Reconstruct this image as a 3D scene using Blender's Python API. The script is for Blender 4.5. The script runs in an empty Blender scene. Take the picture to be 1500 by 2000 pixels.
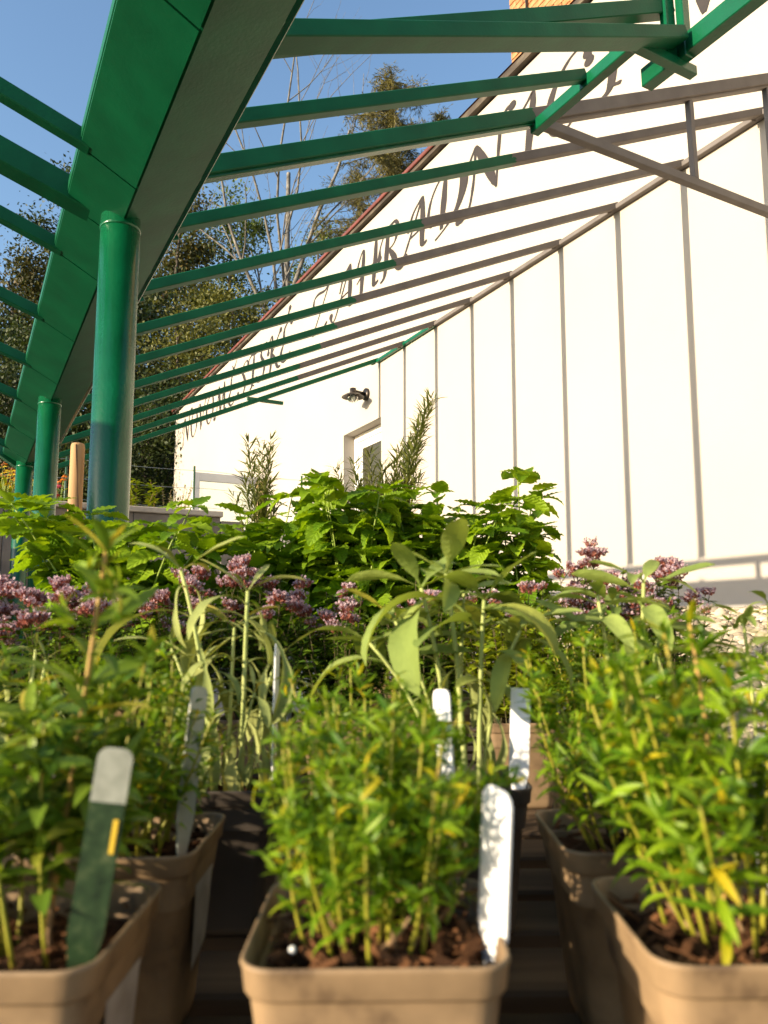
import bpy, math, random
import numpy as np
from mathutils import Vector, Matrix, Euler, noise as mnoise

S = bpy.context.scene
COL = S.collection
rad = math.radians
# ------------------------------------------------------------------ camera
CH = 1.0                      # eye height over the yard floor (m)
U = 0.70                      # rafter spacing (m)
YAW, PITCH, ROLL = 0.50324, 0.14830, -0.00921
cam_d = bpy.data.cameras.new('camera'); cam = bpy.data.objects.new('camera', cam_d); COL.objects.link(cam)
cam_d.sensor_fit = 'VERTICAL'; cam_d.sensor_height = 36.0; cam_d.sensor_width = 27.0
cam_d.lens = 1497.2 / 2000 * 36.0
cam_d.clip_start = 0.02; cam_d.clip_end = 2000
f_ = Vector((math.sin(YAW) * math.cos(PITCH), math.cos(YAW) * math.cos(PITCH), math.sin(PITCH)))
r_ = Vector((math.cos(YAW), -math.sin(YAW), 0)); u_ = r_.cross(f_)
r2 = r_ * math.cos(ROLL) + u_ * math.sin(ROLL); u2 = -r_ * math.sin(ROLL) + u_ * math.cos(ROLL)
cam.matrix_world = Matrix(((r2.x, u2.x, -f_.x, 0), (r2.y, u2.y, -f_.y, 0), (r2.z, u2.z, -f_.z, CH), (0, 0, 0, 1)))
cam_d.dof.use_dof = True; cam_d.dof.focus_distance = 3.2; cam_d.dof.aperture_fstop = 8.8
S.camera = cam
# ------------------------------------------------------------------ sky, sun, exposure
SUN_EL = rad(15.6)
SUN_DIR = Vector((1.0, 0.019, -math.tan(SUN_EL))).normalized()      # the way the light travels
wd = bpy.data.worlds.new('World'); S.world = wd; wd.use_nodes = True
nt = wd.node_tree; bg = nt.nodes['Background']
sky = nt.nodes.new('ShaderNodeTexSky'); sky.sky_type = 'NISHITA'; sky.sun_disc = False
sky.sun_elevation = SUN_EL; sky.sun_rotation = rad(-90); sky.air_density = 1.25; sky.dust_density = 1.4; sky.ozone_density = 3.0
nt.links.new(sky.outputs[0], bg.inputs[0]); bg.inputs[1].default_value = 0.15
sl = bpy.data.lights.new('sun', 'SUN'); sl.energy = 5.0; sl.angle = rad(0.53); sl.color = (1.0, 0.84, 0.61)
sun = bpy.data.objects.new('sun', sl); COL.objects.link(sun)
sun.rotation_euler = SUN_DIR.to_track_quat('-Z', 'Y').to_euler(); sun.location = (-8, -3, 9)
vs = S.view_settings; vs.view_transform = 'Standard'; vs.look = 'None'; vs.exposure = 1.0; vs.gamma = 1.0; vs.use_curve_mapping = False
S.cycles.use_denoising = True
S.cycles.max_bounces = 8; S.cycles.transparent_max_bounces = 8

# ------------------------------------------------------------------ helpers
FWD = Vector((math.sin(YAW), math.cos(YAW), 0)); RGT = r_.copy()
def T(a, d, z):               # table frame: right, forward, height over the eye -> world
    return RGT * a + FWD * d + Vector((0, 0, CH + z))
def Wd(x, y, z):              # building grid (rafter spacings from the eye) -> world
    return Vector((x * U, y * U, z * U + CH))
R = random.Random(7)
NP = np.random.default_rng(7)

def mesh_of(name, v, f, mat=None, smooth=False):
    me = bpy.data.meshes.new(name)
    me.from_pydata([tuple(p) for p in v], [], f)
    if mat is not None: me.materials.append(mat)
    if smooth: me.shade_smooth()
    me.update()
    return me

def mesh_np(name, V, quads, mat, smooth=False):   # fast: V (n,3), quads (m,k)
    me = bpy.data.meshes.new(name)
    V = np.ascontiguousarray(V, dtype=np.float32); Q = np.ascontiguousarray(quads, dtype=np.int32)
    m, k = Q.shape
    me.vertices.add(len(V)); me.vertices.foreach_set('co', V.ravel())
    me.loops.add(m * k); me.loops.foreach_set('vertex_index', Q.ravel())
    me.polygons.add(m); me.polygons.foreach_set('loop_start', np.arange(0, m * k, k, dtype=np.int32))
    if mat is not None: me.materials.append(mat)
    me.update(calc_edges=True)
    if smooth: me.shade_smooth()
    return me

def link(name, me, parent=None, M=None):
    o = bpy.data.objects.new(name, me); COL.objects.link(o)
    if parent is not None: o.parent = parent
    if M is not None: o.matrix_basis = M
    return o

def tag(o, label=None, cat=None, group=None, kind=None):
    if label: o['label'] = label
    if cat: o['category'] = cat
    if group: o['group'] = group
    if kind: o['kind'] = kind
    return o

def thing(name, label, cat, loc=(0, 0, 0), rz=0, group=None):
    o = bpy.data.objects.new(name, None); COL.objects.link(o)
    o.location = loc; o.rotation_euler = (0, 0, rz); o.empty_display_size = .05
    return tag(o, label, cat, group)

class MB:
    def __init__(s): s.v = []; s.f = []
    def add(s, v, f):
        n = len(s.v); s.v += [tuple(p) for p in v]; s.f += [tuple(i + n for i in q) for q in f]; return s
    def box(s, a, b):
        x0, y0, z0 = a; x1, y1, z1 = b
        v = [(x0, y0, z0), (x1, y0, z0), (x1, y1, z0), (x0, y1, z0), (x0, y0, z1), (x1, y0, z1), (x1, y1, z1), (x0, y1, z1)]
        return s.add(v, [(0, 3, 2, 1), (4, 5, 6, 7), (0, 1, 5, 4), (1, 2, 6, 5), (2, 3, 7, 6), (3, 0, 4, 7)])
    def bbox(s, a, b, c=.003):      # bevelled box (chamfer c)
        (x0, y0, z0), (x1, y1, z1) = a, b
        c = min(c, (x1 - x0) * .3, (y1 - y0) * .3, (z1 - z0) * .3)
        def ring(z, i): return [(x0 + i, y0 + c + i * 0, z), (x0 + c, y0 + i, z), (x1 - c, y0 + i, z), (x1 - i, y0 + c, z),
                                (x1 - i, y1 - c, z), (x1 - c, y1 - i, z), (x0 + c, y1 - i, z), (x0 + i, y1 - c, z)]
        v = ring(z0, c) + ring(z0 + c, 0) + ring(z1 - c, 0) + ring(z1, c)
        f = [tuple(range(7, -1, -1)), tuple(range(24, 32))]
        for k in range(3):
            for i in range(8): f.append((k * 8 + i, k * 8 + (i + 1) % 8, k * 8 + 8 + (i + 1) % 8, k * 8 + 8 + i))
        return s.add(v, f)
    def bar(s, p, q, w, h, up=Vector((0, 0, 1))):   # rectangular bar p->q, width w (sideways), height h
        p = Vector(p); q = Vector(q); d = (q - p).normalized(); sd = d.cross(up).normalized(); n = sd.cross(d).normalized()
        v = []
        for c in (p, q):
            for a, b in ((-1, -1), (1, -1), (1, 1), (-1, 1)): v.append(c + sd * a * w / 2 + n * b * h / 2)
        return s.add(v, [(0, 1, 2, 3), (7, 6, 5, 4), (0, 4, 5, 1), (1, 5, 6, 2), (2, 6, 7, 3), (3, 7, 4, 0)])
    def tube(s, pts, rads, n=8, cap=True):
        P = [Vector(p) for p in pts]
        if not isinstance(rads, (list, tuple)): rads = [rads] * len(P)
        v = []; f = []
        ref = Vector((.31, .87, .38))
        for i, p in enumerate(P):
            d = (P[min(i + 1, len(P) - 1)] - P[max(i - 1, 0)])
            d = d.normalized() if d.length > 1e-9 else Vector((0, 0, 1))
            a = d.cross(ref)
            if a.length < .05: a = d.cross(Vector((1, 0, 0)))
            a.normalize(); b = d.cross(a)
            for k in range(n):
                t = 2 * math.pi * k / n; v.append(p + (a * math.cos(t) + b * math.sin(t)) * rads[i])
        for i in range(len(P) - 1):
            for k in range(n):
                f.append((i * n + k, i * n + (k + 1) % n, (i + 1) * n + (k + 1) % n, (i + 1) * n + k))
        if cap:
            f.append(tuple(range(n - 1, -1, -1))); f.append(tuple((len(P) - 1) * n + k for k in range(n)))
        return s.add(v, f)
    def lathe(s, prof, n=24, c=(0, 0, 0)):
        v = []; f = []
        for r, z in prof:
            for k in range(n):
                t = 2 * math.pi * k / n; v.append((c[0] + r * math.cos(t), c[1] + r * math.sin(t), c[2] + z))
        for i in range(len(prof) - 1):
            for k in range(n): f.append((i * n + k, i * n + (k + 1) % n, (i + 1) * n + (k + 1) % n, (i + 1) * n + k))
        f.append(tuple(range(n - 1, -1, -1))); f.append(tuple((len(prof) - 1) * n + k for k in range(n)))
        return s.add(v, f)
    def mesh(s, name, mat, smooth=False): return mesh_of(name, s.v, s.f, mat, smooth)
    def build(s, name, mat, parent=None, smooth=False): return link(name, s.mesh(name, mat, smooth), parent)

# ------------------------------------------------------------------ materials
def new_mat(name):
    m = bpy.data.materials.new(name); m.use_nodes = True
    return m, m.node_tree, m.node_tree.nodes['Principled BSDF']
def N(t, typ, **kw):
    n = t.nodes.new(typ)
    for k, v in kw.items(): setattr(n, k, v)
    return n
def ramp(t, stops):
    n = N(t, 'ShaderNodeValToRGB'); e = n.color_ramp.elements
    e[0].position, e[0].color = stops[0][0], (*stops[0][1], 1); e[1].position, e[1].color = stops[-1][0], (*stops[-1][1], 1)
    for p, c in stops[1:-1]:
        x = e.new(p); x.color = (*c, 1)
    return n
def noise_mat(name, stops, scale=5, detail=6, rough=.6, bump=0, bscale=40, bdist=.01, metallic=0, coat=0, coords='Object', stretch=None, spec=.5):
    m, t, b = new_mat(name)
    tc = N(t, 'ShaderNodeTexCoord'); src = tc.outputs[coords]
    if stretch:
        mp = N(t, 'ShaderNodeMapping'); mp.inputs['Scale'].default_value = stretch; t.links.new(src, mp.inputs[0]); src = mp.outputs[0]
    n = N(t, 'ShaderNodeTexNoise'); n.inputs['Scale'].default_value = scale; n.inputs['Detail'].default_value = detail
    t.links.new(src, n.inputs[0]); r = ramp(t, stops); t.links.new(n.outputs[0], r.inputs[0]); t.links.new(r.outputs[0], b.inputs['Base Color'])
    b.inputs['Roughness'].default_value = rough; b.inputs['Metallic'].default_value = metallic; b.inputs['Coat Weight'].default_value = coat
    b.inputs['Specular IOR Level'].default_value = spec
    if bump:
        n2 = N(t, 'ShaderNodeTexNoise'); n2.inputs['Scale'].default_value = bscale; n2.inputs['Detail'].default_value = 5
        t.links.new(src, n2.inputs[0]); bp = N(t, 'ShaderNodeBump'); bp.inputs['Strength'].default_value = bump; bp.inputs['Distance'].default_value = bdist
        t.links.new(n2.outputs[0], bp.inputs['Height']); t.links.new(bp.outputs[0], b.inputs['Normal'])
    return m

def leaf_mat(name, c1, c2, rough=.5, trans=.35, tcol=None, rnd='object', spec=.35, nscale=60, c3=None, bumpy=0, veins=0):
    m, t, b = new_mat(name)
    if rnd == 'object': src = N(t, 'ShaderNodeObjectInfo').outputs['Random']
    else: src = N(t, 'ShaderNodeNewGeometry').outputs['Random Per Island']
    st = [(0, c1), (1, c2)] if c3 is None else [(0, c1), (.88, c2), (.985, c3), (1, c3)]
    r = ramp(t, st); t.links.new(src, r.inputs[0])
    tc = N(t, 'ShaderNodeTexCoord'); n = N(t, 'ShaderNodeTexNoise'); n.inputs['Scale'].default_value = nscale; n.inputs['Detail'].default_value = 3
    t.links.new(tc.outputs['Object'], n.inputs[0])
    hs = N(t, 'ShaderNodeHueSaturation'); mr = N(t, 'ShaderNodeMapRange'); mr.inputs[3].default_value = .72; mr.inputs[4].default_value = 1.28
    t.links.new(n.outputs[0], mr.inputs[0]); t.links.new(mr.outputs[0], hs.inputs['Value']); t.links.new(r.outputs[0], hs.inputs['Color'])
    t.links.new(hs.outputs[0], b.inputs['Base Color'])
    b.inputs['Roughness'].default_value = rough; b.inputs['Specular IOR Level'].default_value = spec
    if veins and rnd == 'object':           # side veins and midrib in the leaf's own length and width
        sp = N(t, 'ShaderNodeSeparateXYZ'); t.links.new(tc.outputs['Object'], sp.inputs[0])
        ab = N(t, 'ShaderNodeMath', operation='ABSOLUTE'); t.links.new(sp.outputs[1], ab.inputs[0])
        df = N(t, 'ShaderNodeMath', operation='SUBTRACT'); t.links.new(sp.outputs[0], df.inputs[0]); t.links.new(ab.outputs[0], df.inputs[1])
        sc_ = N(t, 'ShaderNodeMath', operation='MULTIPLY'); sc_.inputs[1].default_value = veins; t.links.new(df.outputs[0], sc_.inputs[0])
        sn = N(t, 'ShaderNodeMath', operation='SINE'); t.links.new(sc_.outputs[0], sn.inputs[0])
        pw = N(t, 'ShaderNodeMath', operation='ABSOLUTE'); t.links.new(sn.outputs[0], pw.inputs[0])
        mr_ = N(t, 'ShaderNodeMapRange'); mr_.inputs[1].default_value = 0; mr_.inputs[2].default_value = .03; t.links.new(ab.outputs[0], mr_.inputs[0])
        mi = N(t, 'ShaderNodeMath', operation='MINIMUM'); t.links.new(pw.outputs[0], mi.inputs[0]); t.links.new(mr_.outputs[0], mi.inputs[1])
        bv = N(t, 'ShaderNodeBump'); bv.inputs['Strength'].default_value = .35; bv.inputs['Distance'].default_value = .004; t.links.new(mi.outputs[0], bv.inputs['Height']); t.links.new(bv.outputs[0], b.inputs['Normal'])
        cm = N(t, 'ShaderNodeMapRange'); cm.inputs[3].default_value = 1.18; cm.inputs[4].default_value = .97; t.links.new(mi.outputs[0], cm.inputs[0])
        h2 = N(t, 'ShaderNodeHueSaturation'); t.links.new(hs.outputs[0], h2.inputs['Color']); t.links.new(cm.outputs[0], h2.inputs['Value']); t.links.new(h2.outputs[0], b.inputs['Base Color'])
        hs = h2
    elif bumpy:
        bp = N(t, 'ShaderNodeBump'); bp.inputs['Strength'].default_value = bumpy; bp.inputs['Distance'].default_value = .03
        n2 = N(t, 'ShaderNodeTexNoise'); n2.inputs['Scale'].default_value = 14; t.links.new(tc.outputs['Object'], n2.inputs[0])
        t.links.new(n2.outputs[0], bp.inputs['Height']); t.links.new(bp.outputs[0], b.inputs['Normal'])
    tr = N(t, 'ShaderNodeBsdfTranslucent')
    mul = N(t, 'ShaderNodeMixRGB', blend_type='MULTIPLY'); mul.inputs[0].default_value = 1; mul.inputs[2].default_value = (*(tcol or (1.3, 1.2, .45)), 1)
    t.links.new(hs.outputs[0], mul.inputs[1]); t.links.new(mul.outputs[0], tr.inputs[0])
    mx = N(t, 'ShaderNodeMixShader'); mx.inputs[0].default_value = trans
    t.links.new(b.outputs[0], mx.inputs[1]); t.links.new(tr.outputs[0], mx.inputs[2])
    t.links.new(mx.outputs[0], t.nodes['Material Output'].inputs[0])
    return m
def leaf_pair(name, *a, **k):
    return leaf_mat(name, *a, rnd='object', **k), leaf_mat(name + '_mass', *a, rnd='island', **k)

def plaster(name, col):
    m, t, b = new_mat(name)
    tc = N(t, 'ShaderNodeTexCoord'); n = N(t, 'ShaderNodeTexNoise'); n.inputs['Scale'].default_value = .6; n.inputs['Detail'].default_value = 8
    t.links.new(tc.outputs['Object'], n.inputs[0])
    r = ramp(t, [(.3, tuple(c * .95 for c in col)), (.65, col)]); t.links.new(n.outputs[0], r.inputs[0]); t.links.new(r.outputs[0], b.inputs['Base Color'])
    b.inputs['Roughness'].default_value = .9; b.inputs['Specular IOR Level'].default_value = .15
    v = N(t, 'ShaderNodeTexNoise'); v.inputs['Scale'].default_value = 160; v.inputs['Detail'].default_value = 3; t.links.new(tc.outputs['Object'], v.inputs[0])
    w = N(t, 'ShaderNodeTexNoise'); w.inputs['Scale'].default_value = 3.5; w.inputs['Detail'].default_value = 4; t.links.new(tc.outputs['Object'], w.inputs[0])
    ad = N(t, 'ShaderNodeMath', operation='MULTIPLY_ADD'); ad.inputs[1].default_value = 1.5; t.links.new(w.outputs[0], ad.inputs[0]); t.links.new(v.outputs[0], ad.inputs[2])
    bp = N(t, 'ShaderNodeBump'); bp.inputs['Strength'].default_value = .35; bp.inputs['Distance'].default_value = .004; t.links.new(ad.outputs[0], bp.inputs['Height']); t.links.new(bp.outputs[0], b.inputs['Normal'])
    return m

def paint_mat(name='steel_paint', rg=.26, spec=.45):      # brushed green gloss paint over grey primer; every member says where its green coat stops
    m, t, b = new_mat(name)
    tc = N(t, 'ShaderNodeTexCoord'); sp = N(t, 'ShaderNodeSeparateXYZ'); t.links.new(tc.outputs['Object'], sp.inputs[0])
    at = N(t, 'ShaderNodeAttribute', attribute_type='OBJECT', attribute_name='paint_end')
    n = N(t, 'ShaderNodeTexNoise'); n.inputs['Scale'].default_value = 28; n.inputs['Detail'].default_value = 3; t.links.new(tc.outputs['Object'], n.inputs[0])
    wob = N(t, 'ShaderNodeMath', operation='MULTIPLY_ADD'); wob.inputs[1].default_value = .09; t.links.new(n.outputs[0], wob.inputs[0]); t.links.new(sp.outputs[0], wob.inputs[2])
    gt = N(t, 'ShaderNodeMath', operation='GREATER_THAN'); t.links.new(wob.outputs[0], gt.inputs[0]); t.links.new(at.outputs['Fac'], gt.inputs[1])
    n1 = N(t, 'ShaderNodeTexNoise'); n1.inputs['Scale'].default_value = 7; n1.inputs['Detail'].default_value = 6; t.links.new(tc.outputs['Object'], n1.inputs[0])
    g = ramp(t, [(.25, (.001, .066, .026)), (.55, (.0015, .088, .035)), (.8, (.002, .112, .044))]); t.links.new(n1.outputs[0], g.inputs[0])
    p = ramp(t, [(.25, (.105, .09, .082)), (.75, (.155, .135, .122))]); t.links.new(n1.outputs[0], p.inputs[0])
    mx = N(t, 'ShaderNodeMixRGB'); t.links.new(gt.outputs[0], mx.inputs[0]); t.links.new(g.outputs[0], mx.inputs[1]); t.links.new(p.outputs[0], mx.inputs[2])
    t.links.new(mx.outputs[0], b.inputs['Base Color'])
    ro = N(t, 'ShaderNodeMapRange'); ro.inputs[3].default_value = rg; ro.inputs[4].default_value = .65; t.links.new(gt.outputs[0], ro.inputs[0]); t.links.new(ro.outputs[0], b.inputs['Roughness'])
    b.inputs['Specular IOR Level'].default_value = spec
    n2 = N(t, 'ShaderNodeTexNoise'); n2.inputs['Scale'].default_value = 90; n2.inputs['Detail'].default_value = 4; t.links.new(tc.outputs['Object'], n2.inputs[0])
    n3 = N(t, 'ShaderNodeTexNoise'); n3.inputs['Scale'].default_value = 9; n3.inputs['Detail'].default_value = 4; t.links.new(tc.outputs['Object'], n3.inputs[0])
    pw = N(t, 'ShaderNodeMath', operation='MULTIPLY'); t.links.new(n2.outputs[0], pw.inputs[0]); t.links.new(n3.outputs[0], pw.inputs[1])
    bp = N(t, 'ShaderNodeBump'); bp.inputs['Strength'].default_value = .45 if rg < .4 else .22; bp.inputs['Distance'].default_value = .004; t.links.new(pw.outputs[0], bp.inputs['Height']); t.links.new(bp.outputs[0], b.inputs['Normal'])
    return m

def wood_mat(name, a, b_, c, rough=.75, axis=0, scale=1.0):
    m, t, b = new_mat(name)
    tc = N(t, 'ShaderNodeTexCoord'); mp = N(t, 'ShaderNodeMapping'); s = [26 * scale] * 3; s[axis] = 1.6 * scale; mp.inputs['Scale'].default_value = s
    oi = N(t, 'ShaderNodeObjectInfo'); t.links.new(tc.outputs['Object'], mp.inputs[0])
    ad = N(t, 'ShaderNodeVectorMath', operation='ADD'); t.links.new(mp.outputs[0], ad.inputs[0]); t.links.new(oi.outputs['Random'], ad.inputs[1])
    n = N(t, 'ShaderNodeTexNoise'); n.inputs['Scale'].default_value = 1; n.inputs['Detail'].default_value = 8; n.inputs['Distortion'].default_value = .6
    t.links.new(ad.outputs[0], n.inputs[0]); r = ramp(t, [(.25, a), (.5, b_), (.75, c)]); t.links.new(n.outputs[0], r.inputs[0]); t.links.new(r.outputs[0], b.inputs['Base Color'])
    b.inputs['Roughness'].default_value = rough; b.inputs['Specular IOR Level'].default_value = .25
    bp = N(t, 'ShaderNodeBump'); bp.inputs['Strength'].default_value = .5; bp.inputs['Distance'].default_value = .002; t.links.new(n.outputs[0], bp.inputs['Height']); t.links.new(bp.outputs[0], b.inputs['Normal'])
    return m

def glass_mat(name, tint=(.9, .95, .95), rough=.02):
    m, t, b = new_mat(name)
    gl = N(t, 'ShaderNodeBsdfGlossy'); gl.inputs['Roughness'].default_value = rough
    tr = N(t, 'ShaderNodeBsdfTransparent'); tr.inputs[0].default_value = (*tint, 1)
    fr = N(t, 'ShaderNodeFresnel'); fr.inputs[0].default_value = 1.45
    mx = N(t, 'ShaderNodeMixShader'); t.links.new(fr.outputs[0], mx.inputs[0]); t.links.new(tr.outputs[0], mx.inputs[1]); t.links.new(gl.outputs[0], mx.inputs[2])
    t.links.new(mx.outputs[0], t.nodes['Material Output'].inputs[0]); return m

M = {}
M['plaster'] = plaster('white_plaster', (.44, .40, .352))
M['paint'] = paint_mat(); M['paint_matt'] = paint_mat('steel_paint_matt', .45, .2)
M['concrete'] = noise_mat('concrete', [(.3, (.15, .13, .11)), (.5, (.21, .185, .16)), (.72, (.27, .24, .21))], scale=3, detail=9, rough=.9, bump=.4, bscale=60, spec=.2)
M['cap'] = noise_mat('concrete_cap', [(.3, (.34, .30, .26)), (.7, (.48, .44, .38))], scale=5, rough=.9, bump=.3)
M['roofred'] = noise_mat('red_metal', [(.3, (.10, .024, .016)), (.7, (.17, .042, .027))], scale=6, rough=.55)
M['soffit'] = noise_mat('weathered_board', [(.35, (.03, .022, .016)), (.55, (.06, .045, .032)), (.72, (.13, .105, .07))], scale=9, rough=.8, stretch=(1, .4, 1))
M['brown'] = noise_mat('brown_lettering', [(.3, (.012, .008, .007)), (.7, (.022, .014, .012))], scale=8, rough=.7)
M['white'] = noise_mat('white_lacquer', [(.3, (.74, .73, .70)), (.7, (.82, .81, .78))], scale=3, rough=.4)
M['grey'] = noise_mat('grey_frame', [(.3, (.50, .50, .52)), (.7, (.58, .58, .60))], scale=3, rough=.45)
M['dark'] = noise_mat('dark_room', [(.3, (.012, .011, .008)), (.7, (.022, .02, .014))], scale=3, rough=.9)
M['pane'] = noise_mat('window_glass', [(.3, (.035, .033, .02)), (.7, (.06, .055, .035))], scale=1.5, rough=.08, spec=.2)
M['glass'] = glass_mat('clear_glass')
M['lamp'] = noise_mat('lamp_metal', [(.3, (.035, .028, .024)), (.7, (.06, .048, .04))], scale=20, rough=.4, metallic=.6)
M['brick'] = noise_mat('brick_face', [(.25, (.34, .12, .045)), (.5, (.42, .19, .075)), (.78, (.46, .28, .14))], scale=9, rough=.9, bump=.4, bscale=50)
M['mortar'] = noise_mat('mortar', [(.3, (.42, .36, .28)), (.7, (.55, .48, .38))], scale=12, rough=.95)
M['wood_slat'] = wood_mat('weathered_slat', (.03, .019, .011), (.08, .05, .027), (.14, .092, .05), axis=0)
M['wood_post'] = wood_mat('peeled_pine', (.26, .145, .06), (.38, .225, .10), (.44, .28, .14), axis=2, scale=.6)
M['tan_wood'] = wood_mat('tan_wood', (.40, .27, .14), (.48, .33, .18), (.55, .39, .22), axis=2)
M['crack'] = noise_mat('crack_dark', [(.3, (.03, .015, .008)), (.7, (.06, .03, .015))], rough=.95)
M['ground'] = noise_mat('yard_soil', [(.3, (.10, .08, .055)), (.5, (.16, .13, .09)), (.7, (.20, .17, .12))], scale=1.2, detail=10, rough=.95, bump=.5, bscale=30)
M['meadow'] = noise_mat('meadow', [(.3, (.035, .055, .015)), (.5, (.06, .09, .02)), (.7, (.10, .11, .035))], scale=.8, detail=10, rough=.95, bump=.5, bscale=12, bdist=.05)
M['bank'] = noise_mat('gravel_bed', [(.3, (.19, .17, .14)), (.5, (.30, .27, .23)), (.7, (.40, .36, .30))], scale=26, detail=6, rough=.95, bump=.8, bscale=45, bdist=.02)
M['pot'] = noise_mat('taupe_plastic', [(.30, (.07, .042, .025)), (.42, (.215, .142, .078)), (.58, (.285, .19, .105)), (.72, (.20, .132, .074))], scale=26, detail=8, rough=.55, bump=.12, bscale=120, bdist=.001, spec=.3)
M['potgrey'] = noise_mat('grey_brown_plastic', [(.3, (.05, .04, .032)), (.7, (.075, .06, .048))], scale=14, rough=.5, spec=.3)
M['soil'] = noise_mat('potting_soil', [(.3, (.022, .011, .006)), (.55, (.06, .028, .014)), (.75, (.12, .055, .028))], scale=70, detail=8, rough=.95, bump=1, bscale=180, bdist=.004, spec=.1)
M['bark'] = leaf_mat('bark_chip', (.022, .010, .005), (.17, .075, .032), rough=.9, trans=0.0, rnd='island', spec=.1)
M['perlite'] = noise_mat('perlite', [(.3, (.7, .68, .62)), (.7, (.8, .79, .75))], rough=.9)
M['tagwhite'] = noise_mat('plastic_label', [(.3, (.76, .76, .76)), (.7, (.84, .84, .84))], scale=30, rough=.4)
def tag_print():
    m, t, b = new_mat('printed_label')
    tc = N(t, 'ShaderNodeTexCoord'); sp = N(t, 'ShaderNodeSeparateXYZ'); t.links.new(tc.outputs['Object'], sp.inputs[0])
    n = N(t, 'ShaderNodeTexNoise'); n.inputs['Scale'].default_value = 130; n.inputs['Detail'].default_value = 6; t.links.new(tc.outputs['Object'], n.inputs[0])
    g = ramp(t, [(.3, (.010, .022, .010)), (.55, (.022, .045, .018)), (.75, (.07, .09, .04))]); t.links.new(n.outputs[0], g.inputs[0])
    gt = N(t, 'ShaderNodeMath', operation='GREATER_THAN'); gt.inputs[1].default_value = .090; t.links.new(sp.outputs[2], gt.inputs[0])
    w = ramp(t, [(.3, (.22, .23, .19)), (.7, (.32, .33, .28))]); t.links.new(n.outputs[0], w.inputs[0])
    mx = N(t, 'ShaderNodeMixRGB'); t.links.new(gt.outputs[0], mx.inputs[0]); t.links.new(g.outputs[0], mx.inputs[1]); t.links.new(w.outputs[0], mx.inputs[2])
    t.links.new(mx.outputs[0], b.inputs['Base Color']); b.inputs['Roughness'].default_value = .25; return m
M['tagprint'] = tag_print()
M['tagclear'] = noise_mat('grey_label', [(.3, (.25, .28, .24)), (.7, (.36, .38, .34))], scale=30, rough=.25)
M['sticker'] = noise_mat('paper_sticker', [(.35, (.30, .27, .24)), (.6, (.42, .39, .36))], scale=40, rough=.5)
M['yellowtag'] = noise_mat('yellow_print', [(.3, (.6, .38, .03)), (.7, (.7, .48, .05))], rough=.3)
# foliage
M['savory'] = leaf_pair('savory_leaf', (.055, .145, .004), (.24, .36, .012), rough=.45, trans=.42, c3=(.50, .39, .015))
M['savory_stem'] = noise_mat('savory_stem', [(.3, (.20, .22, .012)), (.6, (.30, .27, .02)), (.8, (.27, .14, .03))], scale=30, rough=.55)
M['woody'] = noise_mat('woody_stem', [(.3, (.14, .08, .035)), (.7, (.28, .17, .08))], scale=60, rough=.85)
M['orange_stem'] = noise_mat('orange_stem', [(.3, (.36, .20, .05)), (.7, (.46, .30, .06))], scale=30, rough=.6)
M['hyssop'] = leaf_pair('hyssop_leaf', (.08, .17, .015), (.23, .33, .03), rough=.42, trans=.35, c3=(.42, .36, .05))
M['sage'] = leaf_pair('sage_leaf', (.185, .255, .06), (.29, .36, .095), rough=.75, trans=.34, spec=.15, nscale=4, c3=(.36, .34, .05), bumpy=.12)
M['sagedry'] = leaf_pair('limp_sage_leaf', (.22, .26, .08), (.36, .39, .14), rough=.8, trans=.22, spec=.1, nscale=9, c3=(.46, .38, .08))
M['sage_stem'] = noise_mat('sage_stem', [(.3, (.30, .36, .10)), (.7, (.42, .45, .15))], scale=40, rough=.7)
M['balm'] = leaf_pair('balm_leaf', (.11, .225, .008), (.27, .40, .016), rough=.5, trans=.48, nscale=7, bumpy=.5, veins=30)
M['balm_stem'] = noise_mat('balm_stem', [(.3, (.20, .30, .04)), (.7, (.32, .40, .07))], scale=30, rough=.6)
M['oreg'] = leaf_pair('oregano_leaf', (.045, .10, .007), (.14, .22, .015), rough=.5, trans=.3)
M['gold'] = leaf_pair('golden_oregano_leaf', (.14, .22, .010), (.36, .40, .02), rough=.45, trans=.35)
M['bract'] = leaf_mat('oregano_bract', (.16, .03, .03), (.34, .13, .085), rough=.6, trans=.25, rnd='island', tcol=(1.2, .8, .8))
M['petal'] = leaf_mat('oregano_petal', (.40, .26, .30), (.62, .50, .52), rough=.6, trans=.3, rnd='island', tcol=(1.1, .9, 1))
M['tarra'] = leaf_pair('tarragon_leaf', (.075, .10, .022), (.19, .21, .045), rough=.5, trans=.3)
M['tarra_stem'] = noise_mat('tarragon_stem', [(.3, (.12, .11, .04)), (.7, (.22, .20, .07))], scale=30, rough=.7)
# ------------------------------------------------------------------ ground and terraces
def struct(name, mb, mat, smooth=False):
    o = mb.build(name, mat, None, smooth); o['kind'] = 'structure'; return o
struct('ground', MB().add([(-500, -500, 0), (500, -500, 0), (500, 700, 0), (-500, 700, 0)], [(0, 1, 2, 3)]), M['ground'])
YR = 7.84                    # face of the concrete retaining wall
ZT = 1.735 * U + CH          # its top
XL = -1.78                   # face of its unseen side leg, added to shade the posts
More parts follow.
